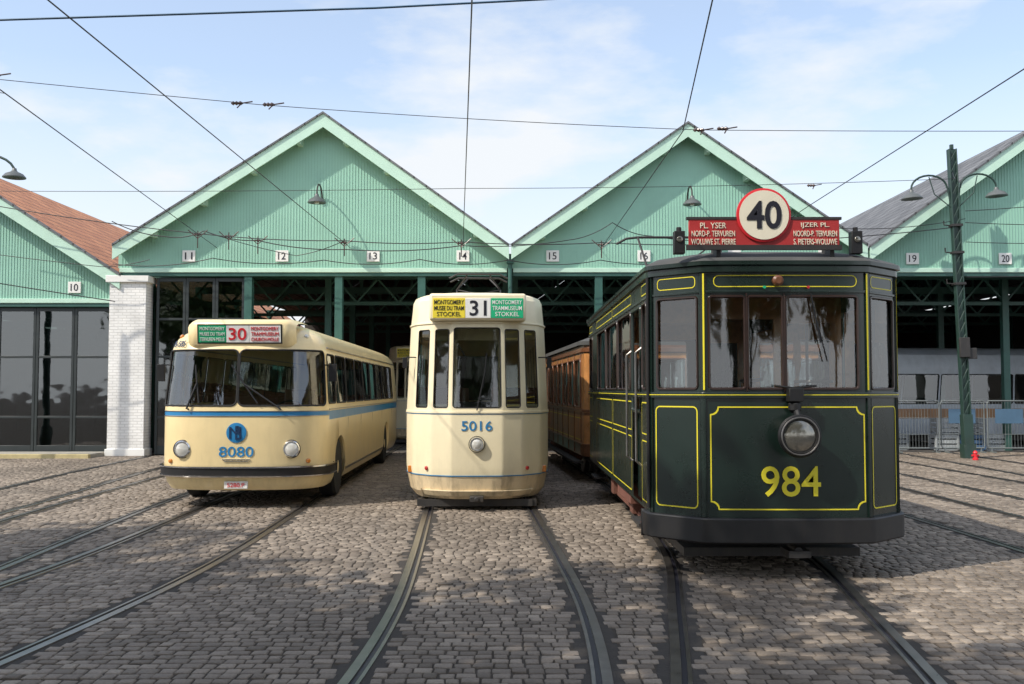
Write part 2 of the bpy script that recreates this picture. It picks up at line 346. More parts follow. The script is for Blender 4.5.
# ------------------------------------------------------------------ BUS
def build_bus():
    root=thing('bus','cream and blue vintage city bus showing route 30 on cobbles','bus',(-4.0,14.5,0),1.2)
    hw=1.23; n=2.9; D=.85
    half=[]
    for k in range(0,21):
        th=math.pi/2*k/20; half.append((hw*math.sin(th)**(2/n),D*(1-math.cos(th)**(2/n))))
    half=[(0,0)]+[(hw*q,D*(1-(1-q**n)**(1/n))) for q in (.12,.25,.37,.48)]+[h for h in half if h[0]>.52*hw]
    lv=[(.26,.08,.12,.06),(.36,.03,.04,.03),(.50,0,0,0),(1.42,0,0,0),(1.50,0,.01,0),(2.30,.06,.12,.08),(2.40,.085,.16,.12),(2.49,.13,.22,.2),(2.57,.21,.31,.3),(2.64,.32,.44,.45),(2.70,.47,.62,.65),(2.745,.66,.85,.85),(2.775,.88,1.08,1.1),(2.79,1.08,1.3,1.3),(2.795,1.18,1.4,1.4)]
    B=Loft(half,11.8,hw,lv,rr=.35,arches=((1.85,.56,.40),(9.0,.56,.40)))
    e=B.sy(.52)
    ws=[(.010,e,1.49,2.31,.085),(-e,-.010,1.49,2.31,.085)]
    side=[]
    ys=[(.64,1.30)]+[(1.40+k*1.14,1.40+k*1.14+1.06) for k in range(8)]
    for sd in (1,-1):
        for a,b in ys:
            t0,t1=B.sy(a,sd),B.sy(b,sd); side.append((min(t0,t1),max(t0,t1),1.52,2.27,.06))
    rear=(B.T/2-.8,B.T/2+.8,1.55,2.25,.1)
    ops=ws+side+[rear]
    def mf(t,z):
        if 1.345<z<1.405: return 1
        if abs(t)>B.sy(.75) and 1.27<z<1.405: return 1
        return 0
    B.body(ops,mf,bands=(1.345,1.405,1.27)).obj('body',[CREAM,BLUE,NAVY],root,smooth=40)
    for o in ws: B.window(o,root,GLASSW,RUBBER,fr=.014,name='windscreen')
    for o in side+[rear]: B.window(o,root,GLASS,RUBBER,fr=.013)
    mb=MB(); s1=B.sy(1.1); B.strip(mb,-s1,s1,.47,.595,.055,-.01,0)
    bp=mb.obj('bumper',BLACK,root,bev=.012)
    mb=MB(); B.strip(mb,-s1,s1,.458,.474,.07,.045,0); B.strip(mb,-s1,s1,.59,.612,.07,.045,0); mb.obj('chrome_strip',CHROME,bp)
    mb=MB()
    for sd in(1,-1):
        a,b=B.sy(2.5,sd),B.sy(8.3,sd); B.strip(mb,min(a,b),max(a,b),.38,.42,.012,-.004)
        a,b=B.sy(.7,sd),B.sy(11.5,sd); B.strip(mb,min(a,b),max(a,b),1.42,1.435,.012,-.004); B.strip(mb,min(a,b),max(a,b),2.36,2.38,.02,-.004)
    B.strip(mb,-B.sy(.7),B.sy(.7),1.334,1.344,.008,-.004); B.strip(mb,-B.sy(.7),B.sy(.7),1.406,1.416,.008,-.004)
    mb.obj('trim_moulding',STEEL,root)
    mb=MB()
    for sd in(1,-1):
        for yy in (2.7,4.4,6.2,8.0,10.2):
            t=B.sy(yy,sd); B.strip(mb,t-.004,t+.004,.44,1.26,.003,-.004,n=1)
    mb.obj('panel_seam',NAVY,root)
    for x in (-.80,.78):
        t=B.sx(x); lamp_part(root,B.pos(t,.86),(x*.12,-1,0),.11)
    for x in (-1.0,1.0):
        t=B.sx(x); mb=MB(); mb.lathe(B.pos(t,.68),B.nrm(t,.68),[(.035,0),(.035,.02),(.02,.035)],14); mb.obj('indicator_light',AMBER,root)
    yy=B.pos(0,1.1).y
    mb=MB(); mb.lathe((0,yy,1.10),(0,-1,0),[(.145,0),(.145,.012),(.12,.016)],32); em=mb.obj('emblem',BLUE,root)
    text('M',(-.015,yy-.020,1.10),.17,.17,NAVY,em,bold=0,depth=.004)
    text('B',(.03,yy-.024,1.10),.085,.20,NAVY,em,bold=0,depth=.004)
    text('8080',(0.0,-.006,.825),.50,.15,BLUE,root,bold=.006,name='fleet_number')
    mb=MB(); mb.box(-.20,.20,-.016,.02,.705,.720); mb.box(-.17,.17,-.016,.02,.682,.690); mb.obj('trim_badge',CHROME,root)
    mb=MB(); mb.box(-.17,.17,.0,.03,.29,.40); pl=mb.obj('licence_plate',WHITE,root,bev=.006); text('5280.P',(0,-.004,.345),.25,.06,SRED,pl,bold=0)
    # destination box
    mb=MB(); x0=.66
    pr=[(.10,2.33),(.02,2.39),(-.02,2.69),(.03,2.735),(.14,2.765),(.45,2.79),(.9,2.80)]
    vs=[]
    for sx_,ins,dzz in ((-x0-.14,.16,-.05),(-x0-.06,.04,-.015),(-x0,0,0),(x0,0,0),(x0+.06,.04,-.015),(x0+.14,.16,-.05)):
        for (yy_,zz) in pr: vs.append((sx_,yy_+.12+ins,zz+dzz*max(0,(zz-2.33)/.4)))
    k=len(pr); fs=[]
    for i in range(5):
        for j in range(k-1): fs.append((i*k+j,(i+1)*k+j,(i+1)*k+j+1,i*k+j+1))
    mb.add(vs,fs); db=mb.obj('destination_box',CREAM,root,smooth=75)
    sl=V((0,-.04,.30)).normalized()
    def onb(x,z,o):
        kk=(z-2.40)/.30; return V((x,.14-.04*kk-o,z))
    def panel(x0,x1,z0,z1,m,o0,nm,par):
        mb=MB(); a=[onb(x0,z0,o0),onb(x1,z0,o0),onb(x1,z1,o0),onb(x0,z1,o0)]; b=[p+V((0,.03,0)) for p in a]
        mb.add(a+b,[(0,1,2,3),(7,6,5,4),(0,4,5,1),(1,5,6,2),(2,6,7,3),(3,7,4,0)]); return mb.obj(nm,m,par)
    panel(-.62,.62,2.40,2.685,BLACK,.008,'sign_frame',db)
    pa=panel(-.60,-.20,2.42,2.665,SGRN,.014,'destination_panel',db)
    pb=panel(-.195,.135,2.42,2.665,WHITE,.014,'route_panel',db)
    pc=panel(.14,.60,2.42,2.665,WHITE,.014,'destination_panel',db)
    for i,tx in enumerate(('MONTGOMERY','MUSEE DU TRAM','TERVUREN-MELLE')):
        text(tx,onb(-.40,2.62-.078*i,.018),.36,.052,WHITE,pa,up=sl,bold=0)
    text('30',onb(-.03,2.542,.018),.26,.18,SRED,pb,up=sl,bold=.012)
    for i,tx in enumerate(('MONTGOMERY','TRAMMUSEUM','CHURCH-MOLLE')):
        text(tx,onb(.37,2.62-.078*i,.018),.40,.054,SRED,pc,up=sl,bold=0)
    t=B.sx(-1.0); tr_=(B.pos(t+.03,2.38)-B.pos(t-.03,2.38)); ur_=(B.pos(t,2.40)-B.pos(t,2.36))
    text('8-585',B.pos(t,2.40,.016),.27,.10,NAVY,root,right=tr_,up=ur_,bold=.004)
    for x in (-1.12,1.04):
        t=B.sx(x); mb=MB(); mb.lathe(B.pos(t,2.52),B.nrm(t,2.48),[(.035,-.01),(.035,.02),(.02,.035)],14); mb.obj('marker_light',AMBER if x<0 else LENS,root)
    for xa,xb in ((-.72,-.60),(.62,.10)):
        ta,tb=B.sx(xa),B.sx(xb); mb=MB(); a=B.pos(ta,1.44,.05); b=B.pos(tb,1.80,.05); mb.tube([B.pos(ta,1.44,0),a,b],.014,6)
        bl=[B.pos(B.sx(xb+(-.20 if xb>0 else -.05)*q),1.80+.28*q-.0,.035) for q in (-1,-.5,0,.5,1)]
        mb.tube(bl,.012,6); mb.obj('wiper',BLACK,root)
    for sd in (1,-1):
        mb=MB(); p=B.pos(B.sy(.55,sd),2.1); q=p+V((.10*sd,-.05,.0)); mb.tube([p,q,q+V((0.02*sd,0,-.2))],.012,6)
        mb.cb(q+V((.03*sd,0,-.12)),(.12,.04,.26)); mb.obj('wing_mirror',BLACK,root,bev=.01)
    for y in (1.85,9.0):
        for x in (-1.06,1.06): wheel(root,(x,y,.47),.47,.26,rm=CREAM)
    mb=MB(); mb.box(-1.1,1.1,.6,11.4,.58,.62); mb.box(-1.05,1.05,.62,1.0,.62,1.25,1); mb.box(-.8,.8,1.2,11,.28,.56,1); mb.obj('floor',[FLOORM,BLACK],root)
    mb=MB(); mb.tube([( .55+.24*math.cos(a),1.05+.16*math.sin(a),1.42+.13*math.sin(a)) for a in [2*math.pi*k/20 for k in range(20)]],.014,6,True); mb.tube([(.55,1.05,1.42),(.55,.9,1.1)],.02,6)
    mb.tube([(.31,1.05,1.42),(.79,1.05,1.42)],.01,6)
    mb.obj('steering_wheel',BLACK,root)
    seat(root,.55,1.4,.75,.5)
    for k in range(8):
        for x in (-.68,.68): seat(root,x,2.6+k*1.0,.62,.85)
    return root
build_bus()
# ------------------------------------------------------------------ PALE TRAM
def build_tram31(loc,rz,label):
    root=thing('tram',label,'tram',loc,rz)
    hw=1.08
    half=[(0,0),(.30,.0),(.365,.006),(.395,.02),(.64,.13),(.67,.15),(.70,.18),(.91,.42),(.935,.46),(.955,.51),(1.04,.80),(1.07,.95),(1.08,1.1)]
    lv=[(.16,.13,.15,.1),(.26,.06,.07,.05),(.50,.01,.02,.01),(.62,0,0,0),(1.40,0,0,0),(2.66,.055,.05,.03),(2.90,.08,.07,.05),(3.03,.09,.09,.07),(3.10,.12,.14,.12),(3.135,.20,.26,.22),(3.155,.36,.5,.45),(3.17,.75,.9,.8),(3.175,1.02,1.1,1.0)]
    B=Loft(half,10.6,hw,lv,rr=.5,arches=())
    z0,z1=1.47,2.61
    ops=[(-.345,.345,z0,z1,.04)]
    for a,b in ((.42,.628),(.72,.895)):
        ops+=[(B.sx(a),B.sx(b),z0,z1-.02,.03),(-B.sx(b),-B.sx(a),z0,z1-.02,.03)]
    for sd in(1,-1):
        for k in range(8):
            a=B.sy(1.15+k*1.1,sd); b=B.sy(2.13+k*1.1,sd); ops.append((min(a,b),max(a,b),z0,z1-.08,.05))
    ops.append((B.T/2-.6,B.T/2+.6,z0,z1-.06,.05))
    def mf(t,z):
        if z<.49: return 1
        return 0
    B.body(ops,mf,bands=(.49,)).obj('body',[CREAM2,TANSK],root,smooth=25)
    for i,o in enumerate(ops): B.window(o,root,GLASS,BLACK,fr=.008,inset=.025)
    w=B.sy(9)
    mb=MB(); B.strip(mb,-w,w,1.385,1.42,.012,-.004); B.strip(mb,-w,w,2.675,2.70,.018,-.004); mb.obj('belt_moulding',CREAM2,root,bev=.004)
    mb=MB(); B.strip(mb,-w,w,.490,.504,.008,-.004); B.strip(mb,-w,w,1.374,1.382,.006,-.004); mb.obj('blue_coachline',BLUE,root)
    mb=MB(); B.strip(mb,-B.sx(.80),B.sx(.80),.20,.29,.05,-.02); mb.obj('bumper',TANSK,root,bev=.012)
    mb=MB(); mb.box(-.10,.10,-.10,.1,.14,.22,0); mb.tube([(0,-.12,.18),(0,.1,.18)],.035,10); mb.obj('coupler',IRON,root,bev=.01)
    mb=MB(); mb.box(-.80,.80,.22,.28,.05,.15); mb.box(-.86,-.80,.25,.5,.05,.15); mb.box(.80,.86,.25,.5,.05,.15)
    mb.obj('lifeguard',IRON,root)
    text('5016',(0,-.006,1.21),.44,.14,BLUE,root,bold=.006,name='fleet_number')
    lamp_part(root,(0,0,.95),(0,-1,0),.095,depth=.07)
    for x in (-.72,.72):
        t=B.sx(x); mb=MB(); mb.lathe(B.pos(t,.60),B.nrm(t,.6),[(.03,-.01),(.03,.02),(.015,.03)],14); mb.obj('tail_light',REDL,root)
    for x in (-.98,.98):
        t=B.sx(x); mb=MB(); mb.cb(B.pos(t,.56,.01),(.07,.05,.1)); mb.obj('indicator_light',AMBER,root,bev=.01)
    mb=MB(); mb.box(-.68,.70,-.03,.5,2.71,3.10); bx=mb.obj('destination_box',CREAM2,root,bev=.035)
    def pn(x0,x1,m,nm):
        mb=MB(); mb.box(x0,x1,-.040,-.02,2.745,3.03); return mb.obj(nm,m,bx,bev=.004)
    ox=.015
    pa=pn(-.645+ox,-.185+ox,SYEL,'destination_panel'); pb=pn(-.18+ox,.18+ox,WHITE,'route_panel'); pc=pn(.185+ox,.645+ox,SGRN,'destination_panel')
    for i,(tx,w_) in enumerate((('MONTGOMERY',.42),('MUSEE DU TRAM',.42),('STOCKEL',.34))):
        text(tx,(-.415+ox,-.042,2.972-.085*i),w_,.062,SBLK,pa,bold=.002)
    for i,(tx,w_) in enumerate((('MONTGOMERY',.42),('TRAMMUSEUM',.42),('STOKKEL',.34))):
        text(tx,(.415+ox,-.042,2.972-.085*i),w_,.062,WHITE,pc,bold=.002)
    text('31',(ox,-.042,2.888),.24,.22,SBLK,pb,bold=.012)
    for sd in (1,-1):
        mb=MB(); p=B.pos(B.sx(.93*sd),2.2); q=p+V((.14*sd,-.05,0)); mb.tube([p,q],.01,6); mb.cb(q+V((.02*sd,0,-.08)),(.07,.03,.16)); mb.obj('wing_mirror',BLACK,root,bev=.01)
    mb=MB(); mb.tube([(.0,-.03,1.43),(.12,.0,2.0)],.01,6); mb.tube([(.09,.0,1.75),(.14,.02,2.25)],.008,6); mb.obj('wiper',BLACK,root)
    mb=MB(); mb.box(-.98,.98,.6,10.2,.72,.78); mb.box(-.9,.9,.6,10,.3,.7,1); mb.obj('floor',[FLOORM,IRON],root)
    mb=MB(); mb.box(-.3,.3,.12,.42,.78,1.55); mb.tube([(.05,.25,1.55),(.05,.25,1.62),(.2,.22,1.64)],.015,6); mb.obj('controller',IRON,root,bev=.02)
    mb=MB()
    for x in (-.35,.35): mb.box(x-.03,x+.03,1.45,1.5,.78,2.95)
    mb.box(-1.0,-.38,1.45,1.49,.78,1.5); mb.box(.38,1.0,1.45,1.49,.78,1.5); mb.box(-.98,.98,1.45,1.49,2.5,2.9); mb.obj('cab_partition',CREAM2,root)
    for k in range(6):
        for x in (-.6,.6): seat(root,x,2.0+k*1.1,.78,.7)
    mb=MB()
    for x in (-.32,.32): mb.tube([(x,1.6,2.45),(x,9,2.45)],.014,6)
    mb.obj('grab_rail',CHROME,root)
    mb=MB(); yb=3.0; zt=3.17
    for x in(-.42,.42): mb.beam((x,yb-.7,zt+.05),(x,yb+.7,zt+.05),.05,.05)
    for x in(-.36,.36):
        mb.tube([(x,yb-.6,zt+.08),(x*1.05,yb+.0,zt+.28),(x*.55,yb-.3,zt+.50)],.014,6); mb.tube([(x,yb+.6,zt+.08),(x*1.05,yb+.02,zt+.28),(x*.55,yb+.3,zt+.50)],.014,6)
    for k in(-1,1): mb.tube([(-.50,yb+.3*k,zt+.45),(-.36,yb+.3*k,zt+.52),(.36,yb+.3*k,zt+.52),(.50,yb+.3*k,zt+.45)],.016,6)
    mb.tube([(-.36,yb-.6,zt+.08),(.36,yb+.0,zt+.28)],.010,6); mb.tube([(.36,yb-.6,zt+.08),(-.36,yb+.0,zt+.28)],.010,6)
    mb.obj('pantograph',IRON,root)
    for y in (2.3,3.7,7.0,8.4):
        for x in(-.72,.72): wheel(root,(x,y,.36),.36,.12,rimr=.8,ty=STEEL,rm=IRON)
    return root
t31=build_tram31((-.50,14.2,0),1.5,'pale cream tram showing route 31 with blue number 5016')
copy_thing(t31,(-3.0,31.5,0),1.0,'cream tram standing in the dark depot behind the bus')
# ------------------------------------------------------------------ DARK GREEN TRAM
def build_984():
    root=thing('tram','dark green vintage tram with yellow lining and round 40 sign','tram',(2.51,9.1,0),0)
    hw=1.19; L=8.3
    half=[(0,0),(.30,.004),(.55,.014),(.72,.03),(.745,.036),(.765,.05),(.95,.225),(1.13,.40),(1.155,.425),(1.175,.47),(1.185,.52),(1.19,.6)]
    lv=[(.55,0,0,0),(1.62,0,0,0),(2.86,0,0,0)]
    B=Loft(half,L,hw,lv,rr=.5)
    z0,z1=1.73,2.58
    ops=[]
    fw=[(-.70,-.375),(-.35,-.03),(-.005,.665)]
    for a,b in fw: ops.append((B.sx(a),B.sx(b),z0,z1,.03))
    fa,fb=B.sx(.80),B.sx(1.125); ops+=[(fa,fb,z0,z1,.03),(-fb,-fa,z0,z1,.03)]
    for sd in(1,-1):
        for a,b in ((.66,.98),(1.95,3.25),(3.38,4.78),(4.91,6.2),(7.2,7.75)):
            t0,t1=B.sy(a,sd),B.sy(b,sd); ops.append((min(t0,t1),max(t0,t1),z0 ,z1,.05))
        t0,t1=B.sy(1.08,sd),B.sy(1.78,sd); ops.append((min(t0,t1),max(t0,t1),.58,2.57,.04))
    ops.append((B.T/2-.55,B.T/2+.55,z0,z1,.05))
    B.body(ops,lambda t,z:0,cap=False).obj('body',[DGREEN],root,smooth=20)
    for i,o in enumerate(ops):
        if o[2]<1: 
            B.window((o[0],o[1],1.5,o[3],.03),root,GLASS,DGREEN,inset=.06,fr=.02,name='door_window')
            mb=MB(); B.strip(mb,o[0],o[1],.58,1.5,-.05,-.08); mb.obj('door',DGREEN,root)
        else: B.window(o,root,GLASS,WOODD,fr=.013)
    mb=MB(); w=B.sy(7.8)
    B.strip(mb,-w,w,1.645,1.70,.022,-.004); B.strip(mb,-w,w,2.61,2.635,.012,-.004); B.strip(mb,-w,w,2.80,2.86,.03,-.004)
    for x in (-.755,.755,-1.165,1.165):
        t=B.sx(x) ; B.strip(mb,t-.022,t+.022,.56,2.80,.016,-.004,n=2)
    mb.obj('body_moulding',DGREEN,root,bev=.004)
    mb=MB()
    for x in(-.363,-.018):
        t=B.sx(x); B.strip(mb,t-.008,t+.008,1.705,2.605,.012,-.004,n=2)
    mb.obj('window_pillar',WOODD,root,bev=.003)
    mb=MB(); lw=.012
    B.ribbon(mb,B.sx(-.70),B.sx(.715),.63,1.57,lw,r=.07,off=.004,concave=True)
    B.ribbon(mb,B.sx(.80),B.sx(1.14),.63,1.57,lw,r=.05,off=.004)
    B.ribbon(mb,-B.sx(1.14),-B.sx(.80),.63,1.57,lw,r=.05,off=.004)
    B.ribbon(mb,B.sx(-.66),B.sx(.66),2.665,2.775,.008,r=.05,off=.004)
    B.ribbon(mb,B.sx(.81),B.sx(1.12),2.665,2.775,.008,r=.04,off=.004)
    B.ribbon(mb,-B.sx(1.12),-B.sx(.81),2.665,2.775,.008,r=.04,off=.004)
    for x in(-.745,.745,-1.175,1.175):
        t=B.sx(x); B.strip(mb,t-.004,t+.004,1.72,2.79,.022,.014,n=2)
    B.strip(mb,-w,w,1.672,1.679,.027,.018)
    for sd in(1,-1):
        for a,b in ((.62,1.02),(1.88,3.9),(4.0,6.4),(7.2,7.8)):
            t0,t1=B.sy(a,sd),B.sy(b,sd); B.ribbon(mb,min(t0,t1),max(t0,t1),1.28,1.60,.012,r=.04,off=.004); B.ribbon(mb,min(t0,t1),max(t0,t1),.62,1.22,.012,r=.04,off=.004)
            B.ribbon(mb,min(t0,t1),max(t0,t1),2.665,2.775,.010,r=.04,off=.004)
    mb.obj('yellow_lining',YEL,root)
    text('984',(.025,-.008,.89),.54,.275,YEL,root,bold=.006,name='fleet_number',depth=.004)
    C=Loft(half,L,hw,[(.27,0,0,0),(.60,0,0,0)],rr=.5)
    mb=MB(); e=C.sy(.62); C.strip(mb,-e,e,.33,.56,.055,-.03); mb.obj('bumper',BLACK,root,bev=.015)
    mb=MB(); mb.tube([(.1,.3,.27),(.1,.04,.25)],.04,10); mb.box(.0,.2,.0,.3,.20,.26); mb.obj('coupler',IRON,root)
    mb=MB(); c=(.055,-.01,1.31)
    mb.lathe(c,(0,-1,0),[(.11,-.02),(.12,.04),(.165,.12),(.188,.15),(.194,.19),(.182,.21),(.152,.215),(.142,.19)],32); h=mb.obj('headlight',BLACK,root)
    lb=MB(); lb.lathe(c,(0,-1,0),[(.147,.18),(.147,.195),(.11,.215),(.05,.226),(.01,.228)],28); lb.obj('lens',DLENS,h)
    lb=MB(); lb.tube([(c[0]+.166*math.cos(a),c[1]-.213,c[2]+.166*math.sin(a)) for a in [2*math.pi*k/32 for k in range(32)]],.007,6,True,ref=(0,1,0)); lb.obj('rim',STEEL,h)
    mb=MB(); mb.cb((.05,-.07,1.675),(.13,.13,.12)); mb.lathe((.05,-.07,1.54),(0,0,1),[(.03,-.03),(.06,0),(.06,.06),(.03,.08)],12); mb.tube([(.05,-.07,1.58),(.06,-.14,1.48)],.028,8)
    mb.tube([(-.12,-.04,1.76),(.05,-.06,1.735),(.26,-.04,1.76)],.012,6)
    mb.obj('lamp_bracket',BLACK,h,bev=.01)
    mb=MB(); mb.lathe((-.08,-.01,2.72),(0,-1,0),[(.05,0),(.05,.04),(.03,.06)],16); mb.obj('marker_light',WOODM,root)
    for x in (-.50,.50):
        mb=MB(); mb.lathe((x*.4,-.015,2.66),(0,-1,0),[(.014,0),(.014,.02)],12); mb.obj('indicator_light',SGRN if x<0 else REDL,root)
    mb=MB(); mb.tube([(.22,-.035,2.60),(.30,-.045,2.15)],.008,6); mb.tube([(.27,-.04,2.35),(.36,-.04,1.98)],.007,6); mb.obj('wiper',BLACK,root)
    mb=MB()
    for sd in(1,-1):
        for yy in (1.03,1.83):
            p=B.pos(B.sy(yy,sd),1); mb.tube([(p.x+.0*sd,yy,.95),(p.x+.06*sd,yy,1.0),(p.x+.06*sd,yy,2.1),(p.x+.0*sd,yy,2.15)],.013,6)
    mb.obj('grab_rail',STEEL,root)
    mb=MB(); mb.tube([B.pos(B.sx(-1.175),.6,.03),B.pos(B.sx(-1.175),1.6,.03),B.pos(B.sx(-1.175),2.8,.03)],.018,8); mb.obj('conduit_pipe',BLACK,root)
    Rf=Loft([(x*1.04,y) for x,y in half],L+.12,hw*1.04,[(2.86,.02,.02,.02),(2.868,0,0,0),(2.905,0,0,0),(2.94,.05,.06,.04),(2.99,.14,.20,.2),(3.04,.32,.42,.42),(3.075,.62,.75,.75),(3.09,1.1,1.2,1.2)],rr=.5)
    rb=Rf.body([],lambda t,z:1 if z>2.91 else 0)
    for i in range(len(rb.v)): v=rb.v[i]; rb.v[i]=(v[0],v[1]-.04,v[2])
    rf=rb.obj('roof',[DGREEN,ROOFC],root,smooth=30)
    mb=MB(); mb.box(-1.15,1.15,.4,L-.1,2.84,2.865); mb.obj('ceiling',CREAM2,rf)
    # roof sign
    sxx=-.15
    mb=MB(); mb.box(-.73+sxx,.66+sxx,.02,.05,3.05,3.30); sg=mb.obj('route_board',REDP,root,bev=.006)
    mb=MB(); mb.box(-.75+sxx,.68+sxx,.015,.055,3.29,3.315); mb.box(-.75+sxx,.68+sxx,.015,.055,3.01,3.055)
    for x in(-.6,.45): mb.box(x-.02,x+.02,.05,.30,2.95,3.29)
    mb.obj('board_bracket',IRON,sg)
    dx=-.04+sxx
    mb=MB(); mb.lathe((dx,.035,3.33),(0,-1,0),[(.250,0),(.250,.03),(.240,.034)],48); dk=mb.obj('route_disc',SRED,sg)
    mb=MB(); mb.lathe((dx,.0,3.33),(0,-1,0),[(.228,0),(.228,.006)],48); mb.obj('disc_face',CREAMW,dk)
    text('40',(dx,-.009,3.33),.32,.26,SBLK,dk,bold=.02)
    for i,tx in enumerate(('PL. YSER','NORD-P. TERVUREN','WOLUWE ST. PIERRE')):
        text(tx,(-.505+sxx,.016,3.235-.075*i),(.24,.40,.41)[i],.054,CREAMW,sg,bold=0)
    for i,tx in enumerate(('IJZER PL.','NOORD-P. TERVUREN','S. PIETERS-WOLUWE')):
        text(tx,(.435+sxx,.016,3.235-.075*i),(.26,.40,.40)[i],.054,CREAMW,sg,bold=0)
    for x in(-.96,.68):
        mb=MB(); mb.box(x-.05,x+.05,.04,.14,2.98,3.19); mb.lathe((x,.04,3.11),(0,-1,0),[(.03,0),(.03,.01),(.015,.015)],12,1); mb.tube([(x,.09,3.19),(x,.09,3.23)],.025,8); mb.obj('roof_lamp',[BLACK,DLENS],root,bev=.01)
    mb=MB(); y=5.2
    for x in(-.45,.45): mb.beam((x,y-.6,3.12),(x,y+.6,3.12),.05,.10); mb.tube([(x,y,3.14),(x*1.4,y+.5,4.0)],.018,6)
    mb.tube([(-.95,y+.5,3.9),(-.8,y+.5,3.98),(-.63,y+.5,4.0),(.63,y+.5,4.0),(.8,y+.5,3.98),(.95,y+.5,3.9)],.02,6); mb.tube([(-.45,y,3.2),(.63,y+.5,4.0)],.012,6); mb.obj('current_collector',IRON,root)
    mb=MB(); mb.box(-1.1,1.1,.5,L-.3,.62,.68); mb.obj('floor',FLOORM,root)
    mb=MB(); mb.lathe((-.35,.35,.68),(0,0,1),[(.14,0),(.14,.85),(.17,.9),(.17,1.0),(.05,1.03)],20); mb.tube([(-.35,.35,1.7),(-.35,.35,1.8),(-.15,.30,1.82),(-.13,.30,1.9)],.018,8); mb.obj('controller',STEEL,root)
    mb=MB(); mb.tube([(.35,.35,.68),(.35,.35,1.8)],.025,8); mb.tube([(.35+.17*math.cos(a),.35+.17*math.sin(a),1.8) for a in [2*math.pi*k/20 for k in range(20)]],.014,6,True); mb.tube([(.18,.35,1.8),(.52,.35,1.8)],.012,6); mb.obj('hand_brake',STEEL,root)
    for yy in(1.86,6.35):
        mb=MB()
        for x0,x1,za,zb in ((-1.12,-.38,.68,1.72),(.38,1.12,.68,1.72),(-1.12,-1.0,1.72,2.84),(1.0,1.12,1.72,2.84),(-.46,-.38,1.72,2.84),(.38,.46,1.72,2.84),(-1.0,-.46,2.45,2.84),(.46,1.0,2.45,2.84),(-.38,.38,2.5,2.84)):
            mb.box(x0,x1,yy,yy+.05,za,zb)
        mb.obj('bulkhead',WOOD,root)
    for k in range(4):
        for x in(-.72,.72): seat(root,x,2.1+k*1.0,.68,.75)
    mb=MB()
    for x in(-.98,.98):
        mb.box(x-.04,x+.04,2.2,6.1,.42,.56)
        for yy in(3.0,5.3):
            mb.box(x-.09,x+.09,yy-.14,yy+.14,.24,.50)
            for q in(-.3,.3): mb.lathe((x,yy+q,.38),(0,0,1),[(.05,0),(.055,.04),(.045,.08),(.055,.12),(.05,.18)],10)
        mb.box(x-.03,x+.03,2.6,5.7,.22,.28)
    mb.obj('truck_frame',RUST,root,bev=.01)
    for yy in(3.0,5.3):
        for x in(-.76,.76): wheel(root,(x,yy,.38),.38,.12,rimr=.8,ty=STEEL,rm=RUST)
    for sd in(1,-1):
        for y0 in(1.1,6.55):
            mb=MB(); mb.box(min(sd*1.0,sd*1.22),max(sd*1.0,sd*1.22),y0,y0+.66,.33,.36); mb.box(sd*1.02-.01,sd*1.02+.01,y0,y0+.03,.355,.6); mb.box(sd*1.02-.01,sd*1.02+.01,y0+.63,y0+.66,.355,.6)
            mb.obj('step',IRON,root)
    mb=MB(); mb.box(-.85,.85,.6,1.9,.12,.2); mb.box(-.8,.8,.5,7.6,.46,.56); mb.box(-.5,.5,2.5,5.8,.2,.46); mb.obj('underframe',IRON,root)
    mb=MB(); mb.tube([(-1.12,1.2,.50),(-1.2,.95,.40),(-1.15,.7,.34),(-1.05,.6,.40)],.022,8); mb.obj('air_hose',RUST,root)
    mb=MB(); mb.box(-1.16,-1.0,2.3,3.7,.42,.66); mb.obj('battery_box',RUST,root,bev=.01)
    return root
build_984()
